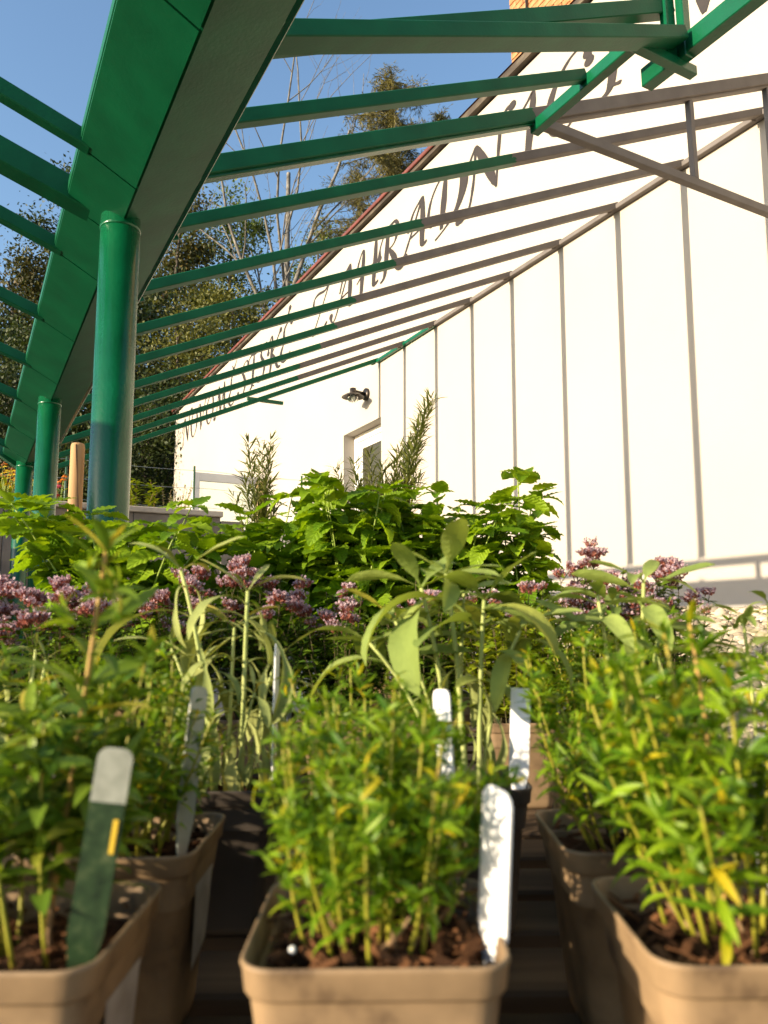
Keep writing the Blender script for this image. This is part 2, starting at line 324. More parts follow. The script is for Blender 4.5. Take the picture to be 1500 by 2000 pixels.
# upper terrace (meadow) behind the retaining wall, slowly rising to the wood
mb = MB(); nx, ny = 34, 30
xs = np.linspace(-60, 40, nx); ys = np.concatenate([[YR + .25], np.linspace(YR + .6, 95, ny - 1)])
vv = []; ff = []
for j, y in enumerate(ys):
    for i, x in enumerate(xs):
        vv.append((x, y, ZT - .16 + .012 * (y - YR) + .25 * mnoise.noise(Vector((x * .15, y * .15, 0))) * min(1, (y - YR) / 6)))
for j in range(ny - 1):
    for i in range(nx - 1): ff.append((j * nx + i, j * nx + i + 1, (j + 1) * nx + i + 1, (j + 1) * nx + i))
struct('upper_terrace', MB().add(vv, ff), M['meadow'], True)
struct('side_terrace', MB().add([(-60, 2.32, ZT - .2), (XL - .22, 2.32, ZT - .2), (XL - .22, YR + .3, ZT - .2), (-60, YR + .3, ZT - .2), (-60, 2.32, 0), (XL - .22, 2.32, 0)],
                                [(0, 1, 2, 3), (4, 5, 1, 0)]), M['meadow'])  # unseen ground behind the added side leg
# gravel bank rising to the house
XW = 6.639 * U
vv = []; ff = []; gx, gy = 26, 60
def bank_z(x, y):
    t = (x - 1.5) / (XW - 1.5)
    z = .28 + .83 * max(t, 0) ** .9 + .03 * mnoise.noise(Vector((x * 1.3, y * 1.3, 2)))
    k = max(0, min(1, (y - 5.4) / 2.6)); k = k * k * (3 - 2 * k); q = max(0, min(1, (x - 2.36) / .3))
    return z + (ZT - .12 - z) * k * q
for j in range(gy):
    y = -2 + (YR + 14) * j / (gy - 1)
    for i in range(gx):
        x = 1.5 + (XW + .05 - 1.5) * i / (gx - 1); vv.append((x, y, bank_z(x, y)))
for j in range(gy - 1):
    for i in range(gx - 1): ff.append((j * gx + i, j * gx + i + 1, (j + 1) * gx + i + 1, (j + 1) * gx + i))
struct('gravel_bank', MB().add(vv, ff), M['bank'], True)
# loose crushed stone, beyond counting
ico_v = np.array([(0, 0, 1), (.89, 0, .45), (.28, .85, .45), (-.72, .53, .45), (-.72, -.53, .45), (.28, -.85, .45), (.72, .53, -.45), (-.28, .85, -.45), (-.89, 0, -.45), (-.28, -.85, -.45), (.72, -.53, -.45), (0, 0, -1)])
ico_f = np.array([(0, 1, 2), (0, 2, 3), (0, 3, 4), (0, 4, 5), (0, 5, 1), (1, 6, 2), (2, 7, 3), (3, 8, 4), (4, 9, 5), (5, 10, 1), (6, 7, 2), (7, 8, 3), (8, 9, 4), (9, 10, 5), (10, 6, 1), (11, 7, 6), (11, 8, 7), (11, 9, 8), (11, 10, 9), (11, 6, 10)])
def stones(name, n, area, zfun, size, mat, label):
    Vs = []; Fs = []
    for k in range(n):
        x = NP.uniform(area[0], area[1]); y = NP.uniform(area[2], area[3])
        s = NP.uniform(*size) * (1 + .8 * (NP.random() < .1))
        v = ico_v * (1 + NP.uniform(-.28, .28, (12, 1))) * s * np.array([1.2, .95, .7])
        a = NP.uniform(0, 6.28); c, q = math.cos(a), math.sin(a); tl = NP.uniform(-.5, .5)
        v = v @ np.array([[c, q, 0], [-q, c, 0], [0, 0, 1]]) @ np.array([[1, 0, 0], [0, math.cos(tl), math.sin(tl)], [0, -math.sin(tl), math.cos(tl)]])
        Vs.append(v + np.array([x, y, zfun(x, y) + s * .25])); Fs.append(ico_f + 12 * k)
    o = link(name, mesh_np(name, np.concatenate(Vs), np.concatenate(Fs), mat)); return tag(o, label, 'gravel', None, 'stuff')
M['stone'] = leaf_mat('crushed_stone', (.24, .20, .15), (.60, .50, .36), rough=.9, trans=0, rnd='island', spec=.2, nscale=20)
stones('gravel', 9000, (2.2, XW - .02, .6, 4.6), bank_z, (.012, .034), M['stone'], 'loose crushed stone on the bank below the white wall')
# concrete retaining wall, with an added side leg out of view
rw = thing('retaining_wall', 'grey cast concrete retaining wall with pale coping behind the green posts', 'wall', (0, YR, 0))
def loc(p, o): return (p[0] - o[0], p[1] - o[1], p[2] - o[2])
o0 = (0, YR, 0)
edges = [XL, .3, 1.46, 2.35]
for k in range(3):
    MB().bbox(loc((edges[k] + .002, YR, 0), o0), loc((edges[k + 1] - .002, YR + .22, ZT - .062), o0), .006).build('wall_section', M['concrete'], rw)
MB().bbox(loc((XL - .27, YR - .03, ZT - .06), o0), loc((2.37, YR + .26, ZT), o0), .008).build('coping', M['cap'], rw)
MB().bbox(loc((XL - .22, 2.3, 0), o0), loc((XL, YR - .004, ZT - .062), o0), .006).build('wall_section', M['concrete'], rw)  # unseen leg, added so its shadow covers the lower posts
MB().bbox(loc((XL - .25, 2.27, ZT - .06), o0), loc((XL + .03, YR - .034, ZT), o0), .008).build('coping', M['cap'], rw)  # coping of the added leg
MB().bbox(loc((2.352, YR - .02, 0), o0), loc((2.6, YR + 1.6, ZT - .10), o0), .006).build('wall_section', M['concrete'], rw)

# ------------------------------------------------------------------ the white house
Wx, ZP, Y0 = 6.639, 4.944, 12.15
house = thing('house', 'long white plastered house with red metal roof edge and brick chimney', 'house', (XW, 8.0, 0))
ho = (XW, 8.0, 0)
def H(x, y, z): return loc(Wd(x, y, z), ho)
def hquad(mb, y0, y1, z0, z1, x=Wx):     # wall panel facing the yard
    a, b, c, d = H(x, y0, z0), H(x, y0, z1), H(x, y1, z1), H(x, y1, z0)
    mb.add([a, b, c, d], [(0, 1, 2, 3)])
ZB = -CH / U; ZE = 7.93; YF = 28.15; YN = -6
wy0, wy1, wz0, wz1 = 10.6, 13.74, .9, 3.86          # window opening
mb = MB()
hquad(mb, YN, wy0, ZB, ZE); hquad(mb, wy1, YF, ZB, ZE); hquad(mb, wy0, wy1, wz1, ZE); hquad(mb, wy0, wy1, ZB, wz0)
rv = .36
for q in (((wy0, wz0), (wy1, wz0)), ((wy1, wz0), (wy1, wz1)), ((wy1, wz1), (wy0, wz1)), ((wy0, wz1), (wy0, wz0))):
    (ya, za), (yb, zb) = q
    mb.add([H(Wx, ya, za), H(Wx, yb, zb), H(Wx + rv, yb, zb), H(Wx + rv, ya, za)], [(0, 1, 2, 3)])
Xe = Wx + 12
mb.add([H(Wx, YF, ZB), H(Wx, YF, ZE), H(Xe, YF, ZE), H(Xe, YF, ZB)], [(0, 1, 2, 3)])
mb.add([H(Wx, YN, ZB), H(Xe, YN, ZB), H(Xe, YN, ZE), H(Wx, YN, ZE)], [(0, 1, 2, 3)])
mb.add([H(Xe, YF, ZB), H(Xe, YF, ZE), H(Xe, YN, ZE), H(Xe, YN, ZB)], [(0, 1, 2, 3)])
mb.build('wall', M['plaster'], house)
# thicker insulated lower storey under the wall plate, ends beside the window
MB().box(H(Wx - .035, YN, ZB), H(Wx - .004, 12.08, ZP - .06)).build('lower_wall', M['plaster'], house)
# window
win = MB()
fx = Wx + .24
for (ya, za, yb, zb) in ((wy1 - .14, wz0 + .004, wy1 - .004, wz1 - .004), (wy0 + .004, wz0 + .004, wy0 + .14, wz1 - .004), (wy0 + .141, wz1 - .15, wy1 - .141, wz1 - .004), (wy0 + .141, wz0 + .004, wy1 - .141, wz0 + .15)):
    win.bbox(H(fx, ya, za), H(fx + .1, yb, zb), .006)
win_o = win.build('window', M['white'], house)
sash = MB()
for (ya, za, yb, zb) in ((wy1 - .30, wz0 + .152, wy1 - .143, wz1 - .152), (wy0 + .143, wz0 + .152, wy0 + .30, wz1 - .152), (wy0 + .301, wz1 - .31, wy1 - .301, wz1 - .152), (wy0 + .301, wz0 + .152, wy1 - .301, wz0 + .31)):
    sash.bbox(H(fx + .03, ya, za), H(fx + .09, yb, zb), .006)
sash.build('sash', M['white'], win_o)
MB().box(H(fx + .06, wy0 + .3, wz0 + .3), H(fx + .075, wy1 - .3, wz1 - .3)).build('pane', M['pane'], win_o)
# roof: red metal edge, weathered board below it, slope behind
MB().add([H(Wx - .09, YN, ZE + .03), H(Wx - .09, YF + .12, ZE + .03), H(Wx - .09, YF + .12, ZE + .14), H(Wx - .09, YN, ZE + .14), H(Wx + .02, YN, ZE + .03), H(Wx + .02, YF + .12, ZE + .03), H(Wx + .02, YF + .12, ZE + .14), H(Wx + .02, YN, ZE + .14)],
         [(0, 1, 2, 3), (4, 7, 6, 5), (0, 4, 5, 1), (3, 2, 6, 7), (1, 5, 6, 2), (0, 3, 7, 4)]).build('eaves_board', M['soffit'], house)
for k in range(12):
    ya = 9.4 + (YF + .16 - 9.4) * k / 12; yb = 9.4 + (YF + .16 - 9.4) * (k + 1) / 12 - .012
    MB().bbox(H(Wx - .13, ya, ZE + .10), H(Wx - .095, yb, ZE + .18), .01).build('roof_edge', M['roofred'], house)
roof = MB().add([H(Wx - .10, YN, ZE + .165), H(Wx - .10, YF + .16, ZE + .165), H(Wx + 6, YF + .16, ZE + 3.6), H(Wx + 6, YN, ZE + 3.6), H(Xe + .2, YF + .16, ZE + .2), H(Xe + .2, YN, ZE + .2),
                 H(Wx - .1, YN, ZE + .145), H(Wx - .1, YF + .1, ZE + .145), H(Xe, YF + .1, ZE + .145), H(Xe, YN, ZE + .145)],
                [(0, 3, 2, 1), (3, 5, 4, 2), (6, 7, 8, 9)]).build('roof', M['roofred'], house)
# brick chimney standing behind the eaves
chx, cy0, cy1, cz0, cz1 = Wx + .35, 4.6, 8.42, ZE - .1, 12.4
ch = MB().bbox(H(chx + .012, cy0 + .012, cz0), H(chx + 1.8, cy1 - .012, cz1), .01).build('chimney', M['mortar'], house)
bl, bh = .33, .105
bme = MB().bbox((-.02, -bl * U / 2 + .004, -bh * U / 2 + .004), (.02, bl * U / 2 - .004, bh * U / 2 - .004), .004).mesh('brick', M['brick'])
bme2 = MB().bbox((-.02, -bl * U / 4 + .004, -bh * U / 2 + .004), (.02, bl * U / 4 - .004, bh * U / 2 - .004), .004).mesh('brick', M['brick'])
row = 0; z = 8.40
nb = 0
while z < 11.2 and nb < 300:
    y = cy1 - (bl / 2 if row % 2 == 0 else bl / 4)
    first = True
    while y > cy1 - 2.7 and nb < 300:
        half = first and row % 2 == 1
        b = link('brick', bme2 if half else bme, ch, Matrix.Translation(Vector(H(chx + R.uniform(-.004, .004), y, z)))); nb += 1
        y -= (bl * .75 if half else bl); first = False
    z += bh; row += 1
MB().tube([H(chx - .06, 7.98, ZE + .1), H(chx - .06, 7.98, cz1)], .012, 6).build('lightning_conductor', M['lamp'], house)

# ---- painted lettering along the eaves: strokes (x, y, width) in cap heights, smoothed
def cr(pts, n=7):
    P = [pts[0]] + list(pts) + [pts[-1]]; out = []
    for i in range(1, len(P) - 2):
        p0, p1, p2, p3 = (np.array(P[i + k], float) for k in (-1, 0, 1, 2))
        for s in range(n):
            t = s / n
            out.append(.5 * ((2 * p1) + (-p0 + p2) * t + (2 * p0 - 5 * p1 + 4 * p2 - p3) * t * t + (-p0 + 3 * p1 - 3 * p2 + p3) * t ** 3))
    out.append(np.array(P[-2], float)); return out
t_, k_, b_ = .05, .14, .12
G = {
 'N': [[(-.38, -.10, .09), (-.28, -.15, .05), (-.12, -.02, t_), (-.02, .4, t_), (.02, 1.0, t_)], [(-.22, .45, t_), (-.12, .8, t_), (.03, 1.0, .05)], [(.02, 1.0, .05), (.18, .7, k_), (.40, .25, k_), (.52, -.03, .02)], [(.52, -.03, .02), (.55, .5, t_), (.60, .95, t_), (.70, 1.14, .05), (.84, 1.12, .10)]],
 'O': [[(.32, 1.0, t_), (.05, .8, .06), (-.05, .45, k_), (.08, .08, .08), (.3, -.02, t_), (.56, .2, .06), (.62, .55, k_), (.52, .9, .06), (.3, 1.01, t_), (.14, .92, t_)]],
 'V': [[(-.2, .82, .09), (-.12, .98, .04), (.02, .98, .06), (.10, .6, k_), (.2, 0, .05)], [(.2, 0, .04), (.38, .5, t_), (.58, .95, t_), (.72, 1.05, .08)]],
 'M': [[(-.25, -.02, .09), (-.12, -.04, t_), (.02, .4, t_), (.1, 1.0, t_)], [(.1, 1.0, .06), (.2, .6, k_), (.32, 0, .05)], [(.32, 0, .03), (.48, .5, t_), (.62, 1.0, t_)], [(.62, 1.0, .06), (.65, .5, k_), (.70, .05, .09), (.85, .05, t_)]],
 'E': [[(.55, .92, .08), (.40, 1.02, t_), (.15, .9, .07), (.12, .66, .09), (.32, .53, t_), (.1, .47, .05), (-.05, .22, k_), (.1, 0, .07), (.35, 0, t_), (.52, .14, t_)]],
 'S': [[(.58, .85, .09), (.48, 1.0, t_), (.25, .95, .05), (.14, .75, .09), (.32, .5, k_), (.40, .25, .10), (.2, 0, .05), (-.05, .02, t_), (-.16, .16, .09)]],
 'T': [[(-.12, .70, .08), (-.10, .9, t_), (.1, 1.02, .06), (.45, .97, .07), (.72, 1.05, t_)], [(.30, .99, .05), (.27, .5, k_), (.22, .06, .09), (.06, -.03, t_)], [(.22, .06, .05), (.38, .0, t_)]],
 'K': [[(-.12, .6, .08), (-.06, .9, t_), (.12, 1.0, .06), (.1, .5, k_), (.06, .05, .09), (-.1, -.02, t_)], [(.66, .98, .09), (.5, .85, t_), (.14, .5, t_)], [(.14, .5, t_), (.34, .3, .09), (.52, 0, .09), (.72, -.05, t_)]],
 'Z': [[(-.1, .7, .09), (-.05, .92, t_), (.15, .98, .07), (.45, .93, .06), (.66, 1.0, t_)], [(.66, 1.0, t_), (.3, .5, .035), (-.08, .0, t_)], [(-.08, 0, t_), (.15, .07, .07), (.4, -.02, .09), (.62, .1, t_)], [(.14, .50, t_), (.42, .52, t_)]],
 'A': [[(-.32, .12, .10), (-.28, -.02, .05), (-.14, -.02, t_), (.1, .35, t_), (.48, 1.0, t_)], [(.05, .5, t_), (.2, .82, t_), (.48, 1.0, .05)], [(.48, 1.0, .05), (.50, .5, k_), (.5, .06, .09), (.64, .05, t_)], [(.12, .36, t_), (.5, .38, .035)]],
 'H': [[(-.16, .55, t_), (-.05, .85, t_), (.12, 1.02, .05), (.1, .5, k_), (.06, 0, .08)], [(.6, 1.02, .06), (.58, .5, k_), (.55, .06, .10), (.72, .06, t_)], [(-.12, .36, .03), (.1, .46, t_), (.58, .52, t_)]],
 'R': [[(-.16, .5, .10), (-.14, .72, .04), (.02, .95, t_), (.2, 1.03, .05)], [(.13, .98, .05), (.10, .5, k_), (.05, .04, .08), (-.1, -.06, t_)], [(.1, 1.0, t_), (.38, 1.02, .06), (.46, .8, .09), (.36, .58, .04), (.14, .52, t_)], [(.2, .52, .04), (.36, .28, k_), (.5, -.02, .09), (.66, -.08, .05), (.74, .06, .09)]],
 'D': [[(-.02, .28, .08), (-.16, .24, .05), (-.24, .42, .06), (-.16, .75, t_), (.08, 1.0, t_), (.42, 1.02, .06), (.68, .8, .15), (.72, .5, .19), (.56, .18, .12), (.28, 0, t_), (-.02, -.1, .05)], [(.24, 1.0, .05), (.2, .5, k_), (.15, .02, .06)]],
 'I': [[(-.1, .85, .05), (.04, .95, .05), (.14, 1.0, .06), (.1, .5, k_), (.06, .05, .09), (.2, .03, t_)]],
 'C': [[(.62, .84, .10), (.56, 1.0, t_), (.32, 1.0, .05), (.05, .75, .08), (-.05, .4, k_), (.06, .06, .09), (.28, -.02, .05), (.52, .16, t_)]],
}
CARON = [(.15, 1.28, .04), (.3, 1.14, .07), (.52, 1.36, .03)]
ACUTE = [(.28, 1.14, .04), (.42, 1.36, .08)]
sign = thing('wall_lettering', 'brown calligraphic lettering painted along the white wall below the eaves', 'lettering', Wd(Wx, 15, 6.52))
so = Wd(Wx, 15, 6.52)
CAP = .91; SL = .08
text = [('N', 26.85), ('O', 25.85), ('V', 24.85), ('O', 23.95), ('M', 22.8), ('Ě', 21.55), ('S', 20.55), ('T', 19.75), ('S', 19.0), ('K', 18.15), ('É', 17.3),
        ('Z', 15.25), ('A', 14.0), ('H', 13.0), ('R', 12.0), ('A', 11.15), ('D', 10.15), ('N', 9.05), ('I', 7.8), ('C', 7.25), ('T', 6.4), ('V', 5.0), ('Í', 3.9)]
for chn, yb in text:
    base = {'Ě': 'E', 'É': 'E', 'Í': 'I'}.get(chn, chn)
    st = [list(s) for s in G[base]]
    if chn == 'Ě': st.append(CARON)
    if chn in 'ÉÍ': st.append(ACUTE)
    mb = MB()
    for si, s in enumerate(st):
        P = cr(s); L = []
        xo = Wx - .007 - si * .0012
        for i, p in enumerate(P):
            d = P[min(i + 1, len(P) - 1)][:2] - P[max(i - 1, 0)][:2]; d = d / (np.linalg.norm(d) + 1e-9)
            wv = p[2] if p[2] >= .11 or p[2] <= .05 else min(.115, p[2] * 1.2)
            nrm = np.array([-d[1] * 1.15, d[0] * .8]) * max(wv, .03) / 2
            for sg in (1, -1):
                x, y = p[:2] + nrm * sg
                L.append(loc(Wd(xo, yb - (x * 1.22 + SL * y) * CAP, 6.52 + y * CAP), so))
        mb.add(L, [(2 * i, 2 * i + 1, 2 * i + 3, 2 * i + 2) for i in range(len(P) - 1)])
        for e in (0, -1):                       # ball or blunt end
            p = P[e]
            if .075 < p[2] < .13:
                c = [loc(Wd(xo - .0005, yb - (p[0] * 1.22 + SL * p[1] + math.cos(a) * .10) * CAP, 6.52 + (p[1] + math.sin(a) * .075) * CAP), so) for a in np.linspace(0, 6.283, 13)[:-1]]
                mb.add(c, [tuple(range(12))])
    mb.build('letter', M['brown'], sign)
# ---- wall lamp
lp = Wd(Wx, 12.70, 4.44)
lamp = thing('wall_lamp', 'dark metal wall lamp with dished shade and glass bulb cover', 'lamp', lp)
mb = MB(); mb.tube([(-.002, 0, 0), (-.03, 0, 0)], .085, 20); mb.build('back_plate', M['lamp'], lamp, True)
MB().tube([(-.03, 0, .0), (-.14, 0, .015), (-.21, 0, .02)], [.024, .022, .022], 12).build('arm', M['lamp'], lamp, True)
MB().lathe([(.03, .05), (.042, .045), (.042, -.01), (.05, -.02)], 18, (-.21, 0, .01)).build('lamp_cap', M['lamp'], lamp, True)
MB().lathe([(.05, -.012), (.10, -.028), (.152, -.062), (.156, -.068), (.148, -.067), (.10, -.036), (.05, -.022)], 28, (-.21, 0, .0)).build('shade', M['lamp'], lamp, True)
MB().lathe([(.078, -.03), (.082, -.07), (.075, -.105), (.05, -.13), (.02, -.14), (.002, -.142)], 20, (-.21, 0, 0)).build('glass_cover', M['glass'], lamp, True)
MB().lathe([(.015, -.03), (.024, -.06), (.03, -.085), (.02, -.11), (.002, -.116)], 12, (-.21, 0, 0)).build('bulb', M['white'], lamp, True)
# ---- grey framed glass screen by the far door
sc = thing('glass_screen', 'grey framed clear glass screen standing out from the white wall', 'screen', Wd(5.7, 18.5, 1.0))
sco = Wd(5.7, 18.5, 1.0)
def Sc(x, z, y=18.5): return loc(Wd(x, y, z), sco)
mb = MB()
for (xa, za, xb, zb) in ((4.82, .6, 4.99, 3.81), (6.42, .6, 6.56, 3.81), (4.992, 3.60, 6.418, 3.81), (4.992, .6, 6.418, .85)):
    mb.bbox(Sc(xa, za, 18.46), Sc(xb, zb, 18.54), .004)
mb.build('frame', M['grey'], sc)
MB().box(Sc(4.99, .85, 18.495), Sc(6.42, 3.6, 18.505)).build('pane', M['glass'], sc)
tp = MB().bbox((-.09, -.05, 0), (.075, .05, 2.2), .006).build('door_post', M['tan_wood']); tp.location = Wd(6.52, 18.28, .53)
tag(tp, 'short tan wooden post beside the glass screen at the white wall', 'post')

# ------------------------------------------------------------------ pergola
XV, ZV, GL, HL, GR, HR = .556, 1.863, .2425, .1363, .383, .4064
GE, GZ = .270, .134          # right flank of the gutter
per = thing('pergola', 'green painted steel pergola frame with valley gutter and bare primer ends', 'pergola', Wd(XV, 5, ZB))
po = Wd(XV, 5, ZB)
def Pp(x, y, z): return Vector(loc(Wd(x, y, z), po))
def member(name, p, q, w, h, paint=99.0, parent=None):
    p = Pp(*p); q = Pp(*q); d = q - p; L = d.length; d.normalize()
    o = None
    c = (p + q) / 2
    up = Vector((0, 0, 1)) if abs(d.z) < .95 else Vector((0, 1, 0))
    sd = up.cross(d).normalized(); n = d.cross(sd).normalized()
    me = MB().bbox((-L / 2, -w * U / 2, -h * U / 2), (L / 2, w * U / 2, h * U / 2), .0035).mesh(name, M['paint_matt'] if 'rafter' in name else M['paint'])
    o = link(name, me, parent or per, Matrix(((d.x, sd.x, n.x, c.x), (d.y, sd.y, n.y, c.y), (d.z, sd.z, n.z, c.z), (0, 0, 0, 1))))
    o['paint_end'] = (paint if abs(paint) > 50 else (paint - (c.x + po[0]) / U) * U / d.x)
    return o
# valley gutter, a folded steel trough (two flanks and their lips)
GA, GB = -.7, 9.55
prof = [(XV - GL, ZV + HL), (XV, ZV), (XV + GE, ZV + GZ), (XV + GE, ZV + GZ + .045), (XV + GE - .02, ZV + GZ + .045), (XV + .005, ZV + .03), (XV - GL + .02, ZV + HL + .05), (XV - GL, ZV + HL + .05)]
vv = [Pp(x, GA, z) for x, z in prof] + [Pp(x, GB, z) for x, z in prof]; n = len(prof)
gut = MB().add(vv, [(i, i + n, (i + 1) % n + n, (i + 1) % n) for i in range(n)] + [tuple(range(n)), tuple(range(2 * n - 1, n - 1, -1))]).build('valley_gutter', M['paint_matt'], per)
gut['paint_end'] = 99.0
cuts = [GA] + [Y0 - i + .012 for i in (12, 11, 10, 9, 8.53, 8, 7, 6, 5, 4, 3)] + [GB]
for a, b in zip(cuts[:-1], cuts[1:]):          # added plates; their dark gaps stand in for the left rafters' shadow lines
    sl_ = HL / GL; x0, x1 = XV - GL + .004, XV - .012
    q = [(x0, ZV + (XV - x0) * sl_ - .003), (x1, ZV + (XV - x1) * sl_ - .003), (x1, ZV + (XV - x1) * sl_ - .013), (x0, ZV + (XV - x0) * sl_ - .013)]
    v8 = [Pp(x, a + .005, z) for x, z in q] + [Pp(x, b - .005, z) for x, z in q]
    MB().add(v8, [(0, 1, 2, 3), (7, 6, 5, 4), (0, 4, 5, 1), (1, 5, 6, 2), (2, 6, 7, 3), (3, 7, 4, 0)]).build('shadow_gap_plate', M['paint_matt'], per)['paint_end'] = 99.0
mb = MB().add([Pp(XV - GL - .05, GB + .006, ZV + HL - .02), Pp(XV - .03, GB + .006, ZV - .06), Pp(XV + .12, GB + .006, ZV - .03), Pp(XV + GE, GB + .006, ZV + GZ), Pp(XV - GL - .05, GB + .006, ZV + HL + .12),
               Pp(XV - GL - .05, GB + .13, ZV + HL - .02), Pp(XV - .03, GB + .13, ZV - .06), Pp(XV + .12, GB + .13, ZV - .03), Pp(XV + GE, GB + .13, ZV + GZ), Pp(XV - GL - .05, GB + .13, ZV + HL + .12)],
              [(0, 1, 2, 3, 4), (9, 8, 7, 6, 5), (0, 5, 6, 1), (1, 6, 7, 2), (2, 7, 8, 3), (3, 8, 9, 4), (4, 9, 5, 0)])
mb.build('gutter_end', M['paint'], per)['paint_end'] = 99.0
# posts
for yp in (3.52, 6.72, 9.50):
    c = Pp(XV - .01, yp, ZB); top = (ZV + .035 - ZB) * U
    po_ = MB().lathe([(.0622, 0), (.0622, top * .5), (.0622, top)], 32).mesh('post', M['paint'], True)
    o = link('post', po_, per, Matrix.Translation(c)); o['paint_end'] = 99.0
    w = MB().lathe([(.0625, top - .046), (.0645, top - .042), (.0648, top - .036), (.0625, top - .033)], 28).mesh('weld_collar', M['paint'], True)
    link('weld_collar', w, o)['paint_end'] = 99.0
# right rafters up to the wall plate, left rafters up to the outer purlin
sR = (ZP - (ZV + HR)) / (Wx - (XV + GR)); hR = .036
ends = {0: 99, 1: 4.62, 2: 4.22, 3: 4.12, 4: 3.88, 5: 3.62, 6: 3.56, 7: 3.28, 8: 3.50}
dY = [0.02, .03, 0, -.02, 0, -.03, -.02, .02, .06]
for i in range(9):
    y = Y0 - i + dY[i]; x0 = XV + GR - .05; x1 = Wx - .045
    member('rafter', (x0, y, ZV + HR - .05 * sR + hR), (x1, y, ZP + sR * (x1 - Wx) + hR), .085, .072, ends[i])
for i in range(9):
    y = Y0 - i + dY[i]; xq = Wx - .12
    member('cleat', (xq - .04, y + .054, ZP + sR * (xq - Wx) - .01), (xq + .05, y + .054, ZP + sR * (xq + .09 - Wx) - .01), .018, .055, -99 if i else 99)
    member('cleat', (.90, y + .042, 2.235), (.98, y + .042, 2.275), .016, .05)
y9 = Y0 - 9
member('rafter', (XV + GR - .05, y9, ZV + HR - .05 * sR + hR), (3.17, y9, ZV + HR + sR * (3.17 - XV - GR) + hR), .062, .07)
sLf = .37
for i in (3, 4, 5, 6, 7, 8, 9):
    y = Y0 - i; x0 = XV - GL + .05; x1 = -1.45
    member('rafter', (x0, y, ZV + HL - .05 * sLf + .014), (x1, y, ZV + HL + (XV - GL - x1) * sLf + .014), .062, .07)
member('bearer_bar', (.895, GB, 2.195), (.895, GA, 2.195), .05, .075)
for i in range(10):
    member('spacer', (XV + GE - .01, Y0 - 3.2 - i * 1.1, ZV + GZ + .04), (.885, Y0 - 3.2 - i * 1.1, 2.17), .06, .03)
# truss A (thick rafter, horizontal tie, struts)
ya = 3.65
def rz(x): return ZV + HR + sR * (x - XV - GR)
member('truss_rafter', (.84, ya, rz(.84) + .07), (Wx - .045, ya, rz(Wx - .045) + .07), .10, .095, 3.22)
member('truss_flange', (XV + GR - .02, ya, rz(XV + GR - .02) + .011), (Wx - .045, ya, rz(Wx - .045) + .011), .06, .022, 3.22)
member('truss_rafter', (XV - .04, 3.62, 1.955), (-1.45, 3.62, 1.955 + 1.966 * .35), .12, .115)
member('tie', (3.22, ya, 3.375), (Wx - .045, ya, 3.375), .06, .07, -99)
for x in (4.79, 5.80):
    member('strut', (x, ya, 3.41), (x, ya, rz(x) - .0), .05, .05, -99)
# truss B, still unfinished
yb = 2.65
member('truss_rafter', (.83, yb, rz(.83) + .055), (3.35, yb, 3.50), .085, .085)
member('truss_rafter', (.80, yb - .10, 2.227), (3.30, yb - .10, 3.22), .12, .075)
member('strut', (3.30, yb - .035, 3.10), (3.30, yb - .035, 3.55), .08, .045)
member('strut', (3.36, yb - .09, 3.12), (3.36, yb - .09, 3.60), .06, .05)
member('tie', (2.97, yb - .05, 3.10), (3.47, yb - .05, 3.10), .055, .06)
# purlins along the house
member('purlin', (3.20, 3.66, 3.315), (3.20, 2.70, 3.315), .07, .085)
member('purlin', (3.38, 2.86, 3.20), (3.38, -.6, 3.20), .085, .12)
member('purlin', (-1.40, GB, ZV + HL + (XV - GL + 1.40) * sLf - .01), (-1.40, GA, ZV + HL + (XV - GL + 1.40) * sLf - .01), .05, .055)
# wall plate on top of the thicker wall, pieced
for (a, b, pe) in ((12.16, 10.95, 99.0), (10.94, 10.15, 99.0), (10.14, -.5, -99.0)):
    member('wall_plate', (Wx - .055, a, ZP - .025), (Wx - .055, b, ZP - .025), .10, .06, pe)
member('cross_bar', (4.06, Y0 + .02, 3.862), (4.71, Y0 + .02, 3.862), .05, .06)

# ------------------------------------------------------------------ trees
def px(x, y, D):              # a spot in the yard's view at forward distance D (only used to lay the wood out)
    d = f_ + r2 * ((x - 750) / 1497.2) - u2 * ((y - 1000) / 1497.2)
    return d * (D / d.dot(FWD)) + Vector((0, 0, CH))
def ground_z(y): return ZT - .16 + .012 * (y - YR)
def kites(C, D1, size, asp=.45):     # leaf kites at centres C (n,3), directions D1, sizes
    n = len(C); D1 = D1 / (np.linalg.norm(D1, axis=1, keepdims=True) + 1e-9)
    rv = NP.normal(size=(n, 3)); S1 = np.cross(D1, rv); S1 /= (np.linalg.norm(S1, axis=1, keepdims=True) + 1e-9)
    Nn = np.cross(S1, D1); s = size[:, None]
    V = np.stack([C, C + D1 * s * .5 + S1 * s * asp * .5 + Nn * s * .06, C + D1 * s, C + D1 * s * .5 - S1 * s * asp * .5 + Nn * s * .06], 1).reshape(-1, 3)
    return V, np.arange(4 * n).reshape(n, 4)
